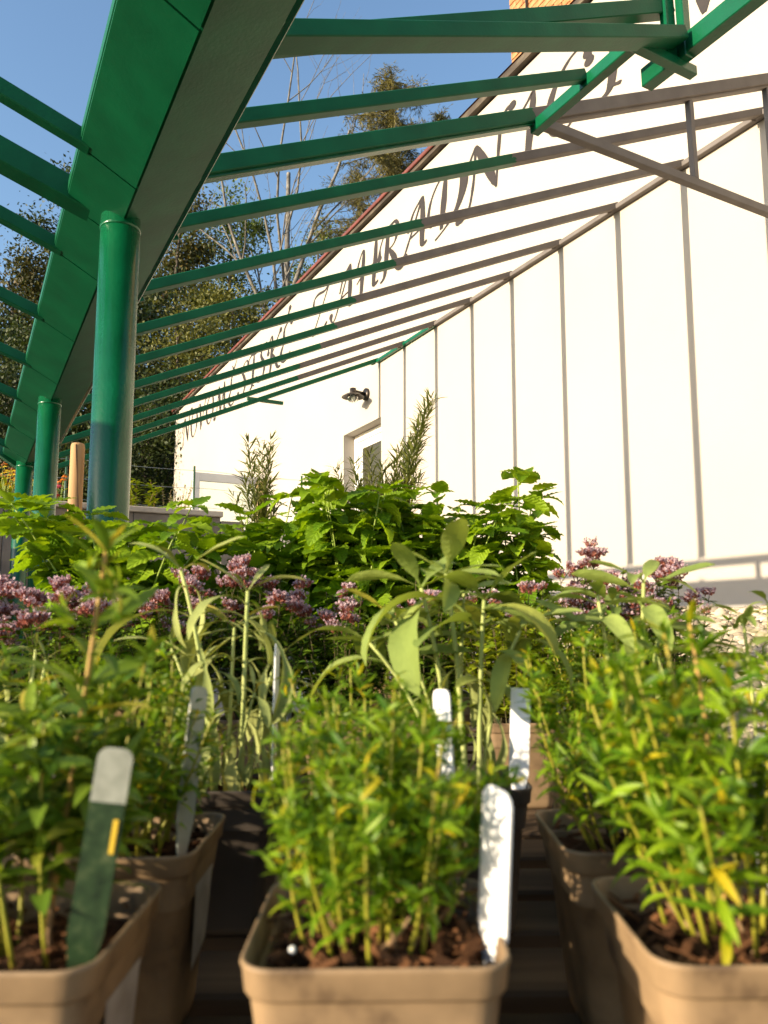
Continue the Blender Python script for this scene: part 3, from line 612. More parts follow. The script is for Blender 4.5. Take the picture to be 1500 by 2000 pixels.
def branch_skeleton(h, rng, spread, n1, up=.35, first=.3, sub=4, wob=.06):
    tr = []; lean = Vector((rng.uniform(-.04, .04), rng.uniform(-.04, .04), 0)) * h
    for k in range(8):
        t = k / 7; tr.append(lean * t + Vector((rng.uniform(-1, 1) * wob * h * .15, rng.uniform(-1, 1) * wob * h * .15, h * t)) * (1 if k else 0))
    br = []; tips = []
    for i in range(n1):
        t = first + (1 - first) * (i + rng.random()) / n1
        k = min(6, int(t * 7)); b = tr[k].lerp(tr[k + 1], t * 7 - k); a = rng.uniform(0, 6.283)
        L = spread * (1.15 - .75 * max(0, (t - first) / (1 - first))) * rng.uniform(.7, 1.1)
        dr = Vector((math.cos(a), math.sin(a), up + rng.uniform(-.1, .3))).normalized()
        pts = [b]
        for s in range(4):
            dr = (dr + Vector((rng.uniform(-1, 1), rng.uniform(-1, 1), rng.uniform(-.6, 1))) * .18).normalized(); pts.append(pts[-1] + dr * L / 4)
        br.append((pts, max(.015, .012 * L * 1.4), t))
        for s in range(sub):
            j = rng.randint(1, 3); q = pts[j].lerp(pts[j + 1], rng.random())
            d2 = (dr + Vector((rng.uniform(-1, 1), rng.uniform(-1, 1), rng.uniform(-.7, .9))) * .9).normalized(); l2 = L * rng.uniform(.25, .5)
            p2 = [q, q + d2 * l2 * .5, q + d2 * l2 + Vector((0, 0, rng.uniform(-.1, .1) * l2))]
            br.append((p2, .006 * L, t)); tips += [p2[1], p2[2]]
        tips += pts[2:]
    return tr, br, tips
def tree(name, label, base, h, spread, leafm, n_leaf, lsize, seed, group, barkm, first=.25, n1=26, clump=.55, sub=4, up=.35, droop=0.0, asp=.5):
    rng = random.Random(seed)
    t = thing(name, label, 'tree', base, rng.uniform(0, 6.28), group)
    tr, br, tips = branch_skeleton(h, rng, spread, n1, up, first, sub)
    mb = MB(); r0 = h * .014 + .06
    mb.tube(tr, [r0 * (1 - .85 * k / 7) for k in range(8)], 9); tk = mb.build('trunk', barkm, t, True)
    mb = MB()
    for pts, r, _ in br: mb.tube(pts, [r * (1 - .75 * k / (len(pts) - 1)) for k in range(len(pts))], 5, False)
    mb.build('limbs', barkm, tk, True)
    if n_leaf:
        tp_ = np.array([tuple(p) for p in tips]); w = NP.random(len(tp_)) ** 2 + .15; w /= w.sum()
        idx = NP.choice(len(tp_), n_leaf, p=w)
        rr = clump * (.5 + NP.random((len(tp_), 1)) * .9)
        C = tp_[idx] + NP.normal(size=(n_leaf, 3)) * rr[idx] * np.array([1, 1, .62])
        D1 = NP.normal(size=(n_leaf, 3)) + np.array([0, 0, -.2 - droop]); 
        V, Q = kites(C, D1, lsize * NP.uniform(.6, 1.3, n_leaf), asp)
        link('crown', mesh_np('crown', V, Q, leafm), t)
    return t
M['bark1'] = noise_mat('tree_bark', [(.3, (.035, .027, .02)), (.7, (.10, .08, .06))], scale=6, rough=.95, bump=.6, bscale=20, stretch=(1, 1, .2))
M['bark_pale'] = noise_mat('dead_birch_bark', [(.3, (.06, .054, .045)), (.5, (.14, .128, .11)), (.75, (.26, .24, .21))], scale=4, rough=.85)
lm = lambda n, a, b, c3=None: leaf_mat(n, a, b, rough=.55, trans=.25, rnd='island', nscale=.7, c3=c3)
M['t_dark'] = lm('dark_leaf', (.016, .030, .005), (.05, .068, .010))
M['t_brown'] = lm('bronze_leaf', (.028, .036, .006), (.085, .08, .014), (.14, .09, .01))
M['t_olive'] = lm('olive_leaf', (.07, .08, .012), (.16, .155, .028))
M['t_lime'] = lm('lime_leaf', (.05, .085, .008), (.13, .165, .018))
M['t_larch'] = lm('larch_needle', (.10, .09, .022), (.20, .175, .05))
gw = 'trees of the wood behind the house'
spec = [ # px centre, px top, D, spread, material, leaves, size, label, first
 (-80, 560, 25, 4.2, 't_dark', 20000, .17, 'tall dark leafy tree beyond the yellow flowers', .12),
 (45, 520, 29, 4.2, 't_brown', 26000, .17, 'bronze tinged leafy tree behind the valley gutter end', .12),
 (165, 370, 37, 3.8, 't_dark', 20000, .2, 'tallest dark tree whose thin top shows beside the gutter', .2),
 (345, 430, 33, 3.5, 't_brown', 26000, .18, 'brownish tree standing behind the thick green post', .14),
 (235, 540, 27, 4.0, 't_dark', 22000, .16, 'dark bushy tree between the two green posts', .1),
 (450, 440, 36, 4.2, 't_lime', 24000, .18, 'yellow green tree left of the bare white tree', .1),
 (490, 560, 30, 3.4, 't_olive', 22000, .16, 'low olive tree behind the far corner of the house', .1),
 (610, 450, 40, 3.8, 't_lime', 18000, .18, 'light green tree at the foot of the bare white tree', .1),
 (340, 620, 24, 3.0, 't_olive', 15000, .14, 'small olive leafed tree in front of the dark wood', .1),
 (110, 640, 23, 3.2, 't_dark', 14000, .14, 'low dark tree above the retaining wall flowers', .06),
 (300, 760, 21, 2.8, 't_dark', 14000, .13, 'dark shrubby tree left of the house corner', .04),
 (-20, 700, 20, 2.8, 't_dark', 12000, .13, 'dark shrubby tree behind the yellow flowers', .04)]
for i, (x, y, D, sp, mt, nl, ls, lab, fi) in enumerate(spec):
    p = px(x, y, D); b = Vector((p.x, p.y, ground_z(p.y) - .15))
    tree('leafy_tree', lab, b, p.z - b.z - sp * .18, sp, M[mt], nl, ls, 30 + i, gw, M['bark1'], first=fi)
# dense far wood reading as one mass
n = 52000
cx = NP.uniform(-230, 720, n); D = NP.uniform(40, 50, n); hh = NP.random(n) ** .8
top = 9.0 + 2.5 * np.sin(cx * .021) + 1.5 * np.sin(cx * .057 + 1)
C = np.zeros((n, 3))
for i in range(n):
    q = (cx[i] - 750) / 1497.2; v = FWD * D[i] + RGT * (q * D[i]); C[i] = (v.x, v.y, 2.2 + hh[i] * top[i])
V, Q = kites(C, NP.normal(size=(n, 3)), .5 * NP.uniform(.6, 1.3, n), .6)
tag(link('far_wood', mesh_np('far_wood', V, Q, M['t_dark'])), 'dark mass of woodland far behind the garden', 'wood', None, 'stuff')
# bare white tree: forked trunk and dead limbs
def bare_tree(base, h, seed, label):
    rng = random.Random(seed); t = thing('bare_tree', label, 'tree', base)
    segs = []
    def grow(p, d, L, r, lev):
        pts = [p]; rr = [r]; n = 5 if lev < 2 else 4
        for k in range(n):
            d = (d + Vector((rng.uniform(-1, 1), rng.uniform(-1, 1), rng.uniform(-.4, .7))) * (.10 + .07 * lev)).normalized()
            pts.append(pts[-1] + d * L / n); rr.append(r * (1 - .6 * (k + 1) / n))
        segs.append((pts, rr, lev))
        if lev >= 3: return
        for k in range((4, 4, 4, 3)[lev]):
            j = rng.randint(1 if lev else 2, n - 1); q = pts[j].lerp(pts[j + 1], rng.random()); a = rng.uniform(0, 6.28)
            side = Vector((math.cos(a), math.sin(a), 0)); d2 = (d * .8 + side * rng.uniform(.45, .85) + Vector((0, 0, .15 - .14 * lev))).normalized()
            grow(q, d2, L * rng.uniform(.38, .6), max(.008, rr[j] * .5), lev + 1)
    grow(Vector((0, 0, 0)), Vector((.02, 0, 1)), h * .9, .24, 0)
    grow(Vector((.05, 0, h * .47)), Vector((.30, -.16, 1)).normalized(), h * .48, .13, 1)
    grow(Vector((-.05, 0, h * .50)), Vector((-.35, .2, 1)).normalized(), h * .38, .10, 1)
    mb = MB(); [mb.tube(p, r, 7, False) for p, r, l in segs if l == 0]; tk = mb.build('trunk', M['bark_pale'], t, True)
    mb = MB(); [mb.tube(p, r, 5, False) for p, r, l in segs if l > 0]; mb.build('limbs', M['bark_pale'], tk, True)
    return t
p = px(542, 600, 31); q = px(535, 185, 31)
bare_tree(Vector((p.x, p.y, ground_z(p.y))), q.z - ground_z(p.y), 5, 'bare white barked dead tree rising behind the eaves')
# larches: drooping sprays
def larch(x, ytop, D, spread, seed, label, n_br=125):
    p = px(x, ytop, D); b = Vector((p.x, p.y, ground_z(p.y))); h = p.z - b.z; rng = random.Random(seed)
    t = thing('larch_tree', label, 'tree', b, 0, 'larches behind the eaves')
    mb = MB(); mb.tube([(0, 0, 0), (.1, 0, h * .5), (0, 0, h)], [.28, .16, .015], 9); tk = mb.build('trunk', M['bark1'], t, True)
    mb = MB(); C = []; Dd = []
    for i in range(n_br):
        z = h * (.45 + .545 * (i + rng.random()) / n_br); L = spread * (1.25 * max(0, 1 - z / h) ** .55 + .05) * rng.uniform(.55, 1.15); a = rng.uniform(0, 6.28)
        d = Vector((math.cos(a), math.sin(a), .12)); pts = [Vector((0, 0, z))]
        for k in range(5):
            pts.append(pts[-1] + d.normalized() * L / 5); d.z += (-.16 if k < 3 else .22); d.x += rng.uniform(-.15, .15); d.y += rng.uniform(-.15, .15)
        mb.tube(pts, [.03 * (1 - .16 * k) for k in range(6)], 4, False)
        m = int(22 + L * 26)
        for k in range(m):
            s = rng.random() * 4.99; j = int(s); q = pts[j].lerp(pts[j + 1], s - j); l2 = rng.uniform(.2, .6)
            dr = Vector((rng.uniform(-1, 1), rng.uniform(-1, 1), rng.uniform(-1.2, .35))).normalized()
            e = q + dr * l2
            if k % 3 == 0: mb.tube([q, e], .006, 3, False)
            for u in range(6):
                c = q.lerp(e, rng.random()); C.append(tuple(c)); Dd.append((dr.x + rng.uniform(-.7, .7), dr.y + rng.uniform(-.7, .7), dr.z + rng.uniform(-.6, .5)))
    mb.build('limbs', M['bark1'], tk, True)
    C = np.array(C); V, Q = kites(C, np.array(Dd), .19 * NP.uniform(.6, 1.4, len(C)), .13)
    link('crown', mesh_np('crown', V, Q, M['t_larch']), t)
larch(765, 140, 31, 5.4, 3, 'tallest larch with drooping brown green sprays above the eaves')
larch(862, 212, 33, 2.2, 4, 'narrow larch top peeping over the eaves right of the tall one', 70)
larch(700, 330, 38, 3.0, 8, 'farther larch with hanging twigs left of the tall one', 80)

# ------------------------------------------------------------------ terrace edge: post, wire fence, flowers
wp = thing('wooden_post', 'peeled round timber post with a long crack before the retaining wall', 'post', (.885, 7.62, 0))
zt = 1.745 + CH
vv = MB().lathe([(.068, 0), (.066, 1.5), (.064, zt - .03), (.058, zt - .006), (.05, zt)], 20).mesh('shaft', M['wood_post'], True); link('shaft', vv, wp)
mb = MB(); ck = []
for k in range(9):
    s = k / 8; a = rad(-112 + 42 * s); ck.append((math.cos(a) * .0655, math.sin(a) * .0655, zt - .02 - s * .62))
mb.tube(ck, [.004 + .002 * math.sin(k) for k in range(9)], 5); mb.build('crack', M['crack'], wp)
wf = thing('wire_fence', 'thin wire fence with green stakes along the upper terrace', 'fence', (0, 9.6, ground_z(9.6)))
M['stake'] = noise_mat('green_stake', [(.3, (.02, .06, .03)), (.7, (.04, .10, .05))], rough=.5)
M['wire'] = noise_mat('wire', [(.3, (.35, .35, .34)), (.7, (.5, .5, .48))], rough=.4, metallic=.7)
for x in (-.4, 1.0, 2.52, 4.0): MB().tube([(x, 0, -.1), (x, 0, .98)], .014, 8).build('stake', M['stake'], wf, True)
for z in (.2, .45, .7, .93):
    pts = [(-2 + 6.3 * k / 24, 0, z - .02 * math.sin(math.pi * ((k % 6) / 6))) for k in range(25)]
    MB().tube(pts, .0028, 4).build('wire', M['wire'], wf)

def leaf_mesh(name, mat, n=6, width=.3, droop=.5, fold=.25, shape='lance', serr=0.0, pet=0.0, twist=0.0, wave=0.0, cols=1, pw=.02, dend=1.0):
    V = []; F = []; x = z = 0.0; nc = 2 * cols + 1
    for i in range(n + 1):
        s = i / n
        th = -droop * (s ** dend)
        if i: x += math.cos(th) / n; z += math.sin(th) / n
        if s < pet: h = pw
        else:
            q = (s - pet) / (1 - pet)
            if shape == 'lance': h = width / 2 * max(0, math.sin(math.pi * (q * .94 + .03) ** .85)) ** .8
            elif shape == 'ovate': h = width / 2 * (max(0, math.sin(math.pi * (q * .97 + .03) ** .62)) ** .72)
            else: h = width / 2 * max(0, math.sin(math.pi * (q * .96 + .02) ** .95)) ** .6
            if i == n: h = width * .02
            if serr and 0 < q < .97: h *= 1 + (serr if i % 2 else -serr)
            h = max(h, pw * (1 - q))
        tw = twist * s
        for c in range(nc):
            u = (c - cols) / cols; y = u * h; zz = abs(y) * math.tan(fold) + (wave * h * math.sin(i * 2.1 + abs(u) * 2.2) * abs(u) if s > pet else 0)
            yy = y * math.cos(tw) - zz * math.sin(tw); z2 = y * math.sin(tw) + zz * math.cos(tw)
            V.append((x - math.sin(th) * z2 * 1.0, yy, z + math.cos(th) * z2))
    for i in range(n):
        for c in range(nc - 1):
            a = i * nc + c; F.append((a, a + nc, a + nc + 1, a + 1))
    return mesh_of(name, V, F, mat, True)
def frame(p, d, up, s, roll=0.0, sw=1.0):
    d = Vector(d).normalized(); y = Vector(up).cross(d)
    if y.length < 1e-4: y = Vector((1, 0, 0)).cross(d)
    y.normalize(); z = d.cross(y)
    if roll: y, z = y * math.cos(roll) + z * math.sin(roll), z * math.cos(roll) - y * math.sin(roll)
    return Matrix(((d.x * s, y.x * s * sw, z.x * s, p[0]), (d.y * s, y.y * s * sw, z.y * s, p[1]), (d.z * s, y.z * s * sw, z.z * s, p[2]), (0, 0, 0, 1)))
_cache = {}
def mesh_arrays(me):
    if me.name not in _cache:
        co = np.zeros(len(me.vertices) * 3, np.float32); me.vertices.foreach_get('co', co)
        _cache[me.name] = (co.reshape(-1, 3), np.array([list(p.vertices) for p in me.polygons], np.int32))
    return _cache[me.name]
def join_np(name, items, mat, parent, stuff=True, smooth=True):
    Vs = []; Fs = []; n = 0
    for me, Mx in items:
        v, f = mesh_arrays(me); A = np.array(Mx)
        Vs.append(v @ A[:3, :3].T + A[:3, 3]); Fs.append(f + n); n += len(v)
    o = link(name, mesh_np(name, np.concatenate(Vs), np.concatenate(Fs), mat, smooth), parent)
    if stuff: o['kind'] = 'stuff'
    return o
CAMP = Vector((0, 0, CH))
def place_leaves(plant, items, massmat, cap=280, name='leaf'):      # items: (mesh, matrix in plant space, stem object)
    mw = Matrix.Translation(plant.location) @ plant.rotation_euler.to_matrix().to_4x4()
    items.sort(key=lambda it: (mw @ it[1].translation - CAMP).length - it[1].col[0].length * 2)
    for me, mx, st in items[:cap]: link(name, me, st, mx)
    if items[cap:]: join_np('foliage', [(a, b) for a, b, c in items[cap:]], massmat, plant)
def stem_part(plant, pts, r0, r1, mat, n=6, name='stem'):
    k = len(pts); return MB().tube(pts, [r0 + (r1 - r0) * i / (k - 1) for i in range(k)], n).build(name, mat, plant, True)
def curve_pts(p, d, L, n, rng, wob=.12, up=.12):
    pts = [Vector(p)]; d = Vector(d).normalized()
    for k in range(n):
        d = (d + Vector((rng.uniform(-1, 1) * wob, rng.uniform(-1, 1) * wob, up))).normalized(); pts.append(pts[-1] + d * L / n)
    return pts
def along(pts, t):
    s = max(0, min(.9999, t)) * (len(pts) - 1); i = int(s); return pts[i].lerp(pts[i + 1], s - i), (pts[i + 1] - pts[i]).normalized()

# flowers on the terrace
def daisy_plant(name, label, base, n, rad_, h, pet_mat, cone_mat, droop, seed, size):
    rng = random.Random(seed); t = thing(name, label, 'flowers', base)
    lm1 = leaf_mesh('leaf', M['oreg'][0], 5, .16, .7, .2); grass = []
    for k in range(n):
        a = rng.uniform(0, 6.28); r = rad_ * rng.random() ** .5; p = (math.cos(a) * r, math.sin(a) * r, 0); hh_ = h * rng.uniform(.7, 1.08)
        pts = curve_pts(p, (rng.uniform(-.15, .15), rng.uniform(-.15, .15), 1), hh_, 5, rng, .05, .05); st = stem_part(t, pts, .004, .003, M['balm_stem'], 5)
        mb = MB(); c = pts[-1]; tilt = Vector((rng.uniform(-.5, .1), rng.uniform(-.5, .2), 1)).normalized(); ax = tilt.cross(Vector((1, .2, 0))).normalized(); ay = tilt.cross(ax)
        for j in range(11):
            an = 6.283 * j / 11 + rng.uniform(-.1, .1); d = ax * math.cos(an) + ay * math.sin(an); s = ax * -math.sin(an) + ay * math.cos(an)
            l = size * rng.uniform(.85, 1.1); dz = tilt * (-droop * l)
            mb.add([c + d * .008, c + d * l * .55 + s * l * .2 + dz * .3, c + d * l + dz, c + d * l * .55 - s * l * .2 + dz * .3], [(0, 1, 2, 3)])
        fl = mb.build('flower', pet_mat, st)
        m2 = MB().lathe([(.012, 0), (.015, .008), (.011, .018), (.003, .022)], 8).mesh('cone', cone_mat, True); link('cone', m2, fl, frame(c, ax, tilt, size / .05))
        for j in range(4):
            q, dd = along(pts, rng.uniform(.05, .7)); an = rng.uniform(0, 6.28)
            grass.append((lm1, frame(q, (math.cos(an), math.sin(an), .9), (0, 0, 1), rng.uniform(.10, .2))))
    join_np('foliage', grass, M['gold'][1], t)
M['yel'] = leaf_mat('yellow_petal', (.72, .38, .01), (.80, .55, .03), trans=.2, rnd='island', tcol=(1, 1, .5))
M['ora'] = leaf_mat('orange_petal', (.65, .10, .01), (.75, .24, .015), trans=.2, rnd='island', tcol=(1, .8, .5))
M['pink'] = leaf_mat('pink_petal', (.55, .04, .07), (.70, .12, .16), trans=.2, rnd='island', tcol=(1, .8, .8))
M['cone'] = noise_mat('cone', [(.3, (.12, .05, .015)), (.7, (.22, .09, .02))], scale=80, rough=.9)
gz = ground_z(8.4)
daisy_plant('daisy_clump', 'clump of yellow daisies on the terrace beside the last green post', (.30, 8.35, gz), 26, .17, .50, M['yel'], M['cone'], .25, 1, .05)
daisy_plant('daisy_clump', 'thin yellow daisies half hidden behind the last green post', (.58, 8.7, gz), 14, .16, .50, M['yel'], M['cone'], .25, 2, .05)
daisy_plant('daisy_clump', 'orange daisies standing above the yellow clump', (.42, 8.8, gz), 7, .14, .62, M['ora'], M['cone'], .3, 3, .045)
daisy_plant('coneflower_clump', 'pink coneflowers on the terrace left of the timber post', (.76, 8.3, gz), 8, .08, .38, M['pink'], M['cone'], .6, 4, .05)
daisy_plant('coneflower_clump', 'single tall red flower behind the timber post', (.84, 8.6, gz), 3, .05, .56, M['ora'], M['cone'], .6, 5, .04)
def shrub(name, label, base, n, rx, h, lmat, seed, lsize, wid=.4, cat='shrub', stems=10):
    rng = random.Random(seed); t = thing(name, label, cat, base); me = leaf_mesh('leaf', lmat[0], 5, wid, .5, .25); items = []; sts = []
    for k in range(stems):
        a = rng.uniform(0, 6.28); r = rx * rng.random() * .4
        pts = curve_pts((math.cos(a) * r, math.sin(a) * r, 0), (math.cos(a) * .6 * rx / h, math.sin(a) * .6 * rx / h, 1), h * rng.uniform(.65, 1.1), 6, rng, .14, .05)
        st = stem_part(t, pts, .006, .002, M['woody'], 5)
        for j in range(n // stems):
            q, d = along(pts, .2 + .8 * rng.random()); an = rng.uniform(0, 6.28)
            items.append((me, frame(q, (math.cos(an), math.sin(an), rng.uniform(.2, 1.1)), (0, 0, 1), lsize * rng.uniform(.6, 1.2)), st))
    place_leaves(t, items, lmat[1], 200)
shrub('leafy_shrub', 'bright green leafy shrub on the terrace left of the house corner', (1.62, 8.35, gz), 330, .30, .50, M['gold'], 6, .085, .42)
shrub('leafy_shrub', 'low yellow green shrub right of the thick green post', (1.35, 8.2, gz), 260, .26, .34, M['gold'], 7, .08, .42)
M['cream'] = leaf_pair('cream_leaf', (.42, .40, .24), (.62, .58, .40), trans=.2)
shrub('pale_shrub', 'pale cream flowering shrub against the corner of the white wall', (2.02, 8.5, gz), 420, .20, .55, M['cream'], 8, .03, .5)

# ------------------------------------------------------------------ slatted table
TZ = -.263
tb = thing('slatted_table', 'weathered wooden slatted sales table under the potted herbs', 'table', T(0, 1.2, -CH), -YAW)
zt0 = CH + TZ
for k in range(21):
    y0 = -1.03 + k * .108 + R.uniform(-.003, .003)
    me = MB().bbox((-.80, 0, -.022 + R.uniform(-.0015, 0)), (.66, .078 + R.uniform(-.003, .003), 0), .003).mesh('slat', M['wood_slat'])
    link('slat', me, tb, Matrix.Translation((R.uniform(-.004, .004), y0, zt0 - .0005)))
for x in (-.72, -.05, .58):
    MB().bbox((x - .022, -1.02, zt0 - .10), (x + .022, 1.22, zt0 - .026), .003).build('bearer', M['wood_slat'], tb)
for x in (-.72, .58):
    for y in (-.95, 1.12): MB().bbox((x - .021, y - .03, 0), (x + .021, y + .03, zt0 - .103), .003).build('leg', M['wood_slat'], tb)

# ------------------------------------------------------------------ pots
def rsq(h, r, z, n=5):
    out = []
    for cx, cy, a0 in ((h - r, h - r, 0), (-(h - r), h - r, 90), (-(h - r), -(h - r), 180), (h - r, -(h - r), 270)):
        for k in range(n + 1):
            a = rad(a0 + 90 * k / n); out.append((cx + r * math.cos(a), cy + r * math.sin(a), z))
    return out
def pot_mesh(name, mat):
    rings = [rsq(.036, .010, .001), rsq(.0385, .011, .0), rsq(.0395, .011, .006), rsq(.0484, .012, .1072), rsq(.0494, .012, .1082), rsq(.0524, .013, .1088), rsq(.0532, .0135, .1102),
             rsq(.0542, .014, .1195), rsq(.0550, .0145, .1215), rsq(.0546, .0142, .1228), rsq(.0532, .0135, .1226), rsq(.0524, .013, .1215), rsq(.0505, .012, .104), rsq(.0485, .012, .088)]
    V = []; F = []; n = len(rings[0])
    for r in rings: V += [(x * 1.065, y * 1.065, z) for x, y, z in r]
    for i in range(len(rings) - 1):
        for k in range(n): F.append((i * n + k, i * n + (k + 1) % n, (i + 1) * n + (k + 1) % n, (i + 1) * n + k))
    F.append(tuple(range(n - 1, -1, -1)))
    return mesh_of(name, V, F, mat, True)
for _k in (): pass
POT = {'pot': pot_mesh('pot', M['pot']), 'potgrey': pot_mesh('pot_grey', M['potgrey'])}
def soil_mesh(seed):
    V = []; F = []; n = 14; g = random.Random(seed)
    for j in range(n + 1):
        for i in range(n + 1):
            x = -.0495 + .099 * i / n; y = -.0495 + .099 * j / n; e = min(i, j, n - i, n - j) / n
            V.append((x, y, .1015 + .010 * min(1, e * 4) + .008 * mnoise.noise(Vector((x * 45, y * 45, seed))) + g.uniform(-.0015, .0015)))
    for j in range(n):
        for i in range(n): F.append((j * (n + 1) + i, j * (n + 1) + i + 1, (j + 1) * (n + 1) + i + 1, (j + 1) * (n + 1) + i))
    return mesh_of('soil', V, F, M['soil'], False)
SOIL = [soil_mesh(k) for k in range(4)]
chip = MB().bbox((-.5, -.2, -.11), (.5, .2, .11), .08).mesh('chip', M['bark'])
chip2 = mesh_of('chip2', [tuple(v) for v in (ico_v * np.array([.5, .4, .33]))], [tuple(f) for f in ico_f], M['bark'])
mesh_arrays_tri = {}
def chips(plant, rng, n):
    Vs = []; Fs = []; m = 0; cv, cf = np.array([v.co for v in chip.vertices]), [list(p.vertices) for p in chip.polygons]
    mb = MB()
    for k in range(n):
        p = (rng.uniform(-.046, .046), rng.uniform(-.046, .046), .112 + rng.uniform(0, .004)); s = rng.uniform(.004, .014) * (1.25 if n > 100 else 1)
        mx = Matrix.Translation(p) @ Euler((rng.uniform(-.7, .7), rng.uniform(-.7, .7), rng.uniform(0, 6.28))).to_matrix().to_4x4() @ Matrix.Diagonal((s * rng.uniform(.8, 1.5), s * rng.uniform(.35, 1.0), s * rng.uniform(.4, .8), 1))
        src = chip if rng.random() < .75 else chip2
        mb.add([mx @ v.co for v in src.vertices], [tuple(q.vertices) for q in src.polygons])
    for k in range(n // 9):
        p = Vector((rng.uniform(-.044, .044), rng.uniform(-.046, .04), .114 + rng.uniform(0, .003))); an = rng.uniform(0, 6.28); l_ = rng.uniform(.008, .022)
        d_ = Vector((math.cos(an), math.sin(an), rng.uniform(-.1, .5))) * l_
        mb.tube([p, p + d_ * .5 + Vector((0, 0, .001)), p + d_], .0006, 4)
    o = mb.build('bark_bits', M['bark'], plant); o['kind'] = 'stuff'
    for k in range(1 if n > 100 else 0):
        link('perlite_grain', PERL, plant, Matrix.Translation((rng.uniform(-.045, .045), rng.uniform(-.046, -.02), .118)) @ Matrix.Scale(rng.uniform(.8, 1.3), 4))
PERL = mesh_of('perlite_grain', [tuple(v) for v in ico_v * .0022], [tuple(f) for f in ico_f], M['perlite'], True)
def herb(name, label, a, d, group, pot='pot', rz=0.0, seed=1, nchip=25, sticker=False, cat='potted herb'):
    t = thing(name, label, cat, T(a, d, TZ), -YAW + rz, group); rng = random.Random(seed)
    p = link('pot', POT[pot], t); s = link('soil', SOIL[seed % 4], t); chips(t, rng, nchip)
    if sticker:
        st = MB().add([(.0517, -.02, .094), (.0517, .03, .094), (.0482, .026, .045), (.0478, -.012, .038)], [(0, 1, 2, 3)]).build('sticker', M['sticker'], p)
        st.location = (.0012, 0, 0)
    return t, rng

# ------------------------------------------------------------------ savory and hyssop
SAV = [leaf_mesh('savory_leaf', M['savory'][0], 5, w, dr, .3, 'lance') for w, dr in ((.20, .5), (.19, .9), (.22, 1.2), (.17, .2))]
HYS = [leaf_mesh('hyssop_leaf', M['hyssop'][0], 6, w, dr, .25, 'lance') for w, dr in ((.24, .6), (.23, 1.1), (.27, .9), (.22, .3))]
def bush(label, a, d, seed, n_st=17, h=.135, spread=.045, ll=.02, meshes=SAV, mat='savory', node=.0088, tall=(), name='savory_plant', sticker=False, stem_mat='savory_stem', group='potted savory', rz=0.0, nchip=25, tuft=.6, cap=280, lean=(0, 0), shoots=.5):
    t, rng = herb(name, label, a, d, group, 'pot', rz, seed, nchip, sticker); items = []
    stems = []
    for k in range(n_st):
        an = 6.283 * (k + rng.random()) / n_st; r = .034 * rng.random() ** .5
        p0 = Vector((math.cos(an) * r, math.sin(an) * r, .108)); out = spread * rng.uniform(.3, 1.25)
        L = h * rng.uniform(.55, 1.08)
        tip = p0 + Vector((math.cos(an) * out + lean[0] * L, math.sin(an) * out + lean[1] * L, L))
        stems.append((p0, tip, 1.0))
    for (dx, dy, hz, sc) in tall: stems.append((Vector((dx * .4, dy * .4, .108)), Vector((dx, dy, .108 + hz)), sc))
    for p0, tip, sc in stems:
        m = p0.lerp(tip, .45) + Vector((rng.uniform(-.008, .008), rng.uniform(-.008, .008), 0)); m += (Vector((p0.x, p0.y, tip.z)) - tip) * -.12
        pts = [p0 * ((1 - q) ** 2) + m * (2 * q * (1 - q)) + tip * (q * q) for q in [i / 7 for i in range(8)]]
        st = stem_part(t, pts, .0012 * sc, .0007 * sc, M[stem_mat] if sc < 1.3 else M['orange_stem'], 6)
        L = (tip - p0).length; nn = max(4, int(L / (node * sc))); az = rng.uniform(0, 3.14)
        for i in range(nn):
            q = .26 + .74 * (i + .5) / nn; p, dr = along(pts, q); az += 1.57 + rng.uniform(-.25, .25)
            big = ll * sc * (.62 + .5 * math.sin(math.pi * min(1, q * .85 + .1))) * rng.uniform(.8, 1.15)
            ref = dr.cross(Vector((0.3, .2, 1))).normalized(); r2_ = dr.cross(ref)
            for s in (0, math.pi):
                o_ = ref * math.cos(az + s) + r2_ * math.sin(az + s)
                e = rng.uniform(.25, .8) + (q - .5) * .5
                items.append((rng.choice(meshes), frame(p, o_ + dr * e, dr, big, rng.uniform(-.35, .35), rng.uniform(.85, 1.15)), st))
                if rng.random() < tuft:
                    for w in range(rng.randint(1, 3)):
                        o2 = (o_ + Vector((rng.uniform(-.8, .8), rng.uniform(-.8, .8), rng.uniform(-.3, .8)))).normalized()
                        items.append((rng.choice(meshes), frame(p + o_ * .002, o2 + dr * rng.uniform(.5, 1.2), dr, big * rng.uniform(.4, .65)), st))
        for i in range(int(nn * shoots)):
            q = rng.uniform(.32, .92); p, dr = along(pts, q); an = rng.uniform(0, 6.28); ls_ = rng.uniform(.010, .032) * (1.1 - .5 * q)
            sd = Vector((math.cos(an), math.sin(an), rng.uniform(.5, 1.3))).normalized(); e = p + sd * ls_
            for w in range(rng.randint(6, 10)):
                o2 = Vector((rng.uniform(-1, 1), rng.uniform(-1, 1), rng.uniform(-.2, .9))) + sd * .6
                items.append((rng.choice(meshes), frame(p.lerp(e, rng.uniform(.35, 1)), o2, sd, ll * rng.uniform(.5, .95), rng.uniform(-.4, .4)), st))
        for w in range(6):
            o2 = Vector((math.cos(w * 1.05 + az), math.sin(w * 1.05 + az), rng.uniform(.7, 1.8)))
            items.append((rng.choice(meshes), frame(pts[-1], o2, dr, ll * sc * rng.uniform(.45, .8)), st))
    for k in range(5):                       # dead woody bits at the foot
        an = rng.uniform(0, 6.28); p = Vector((math.cos(an) * .02, math.sin(an) * .02, .108))
        stem_part(t, curve_pts(p, (rng.uniform(-1, 1), rng.uniform(-1, 1), .8), rng.uniform(.02, .05), 4, rng, .3, .1), .0016, .0008, M['woody'], 5, 'woody_twig')
    place_leaves(t, items, M[mat][1], cap)
    return t
G1 = 'potted savory and hyssop in the front rows'
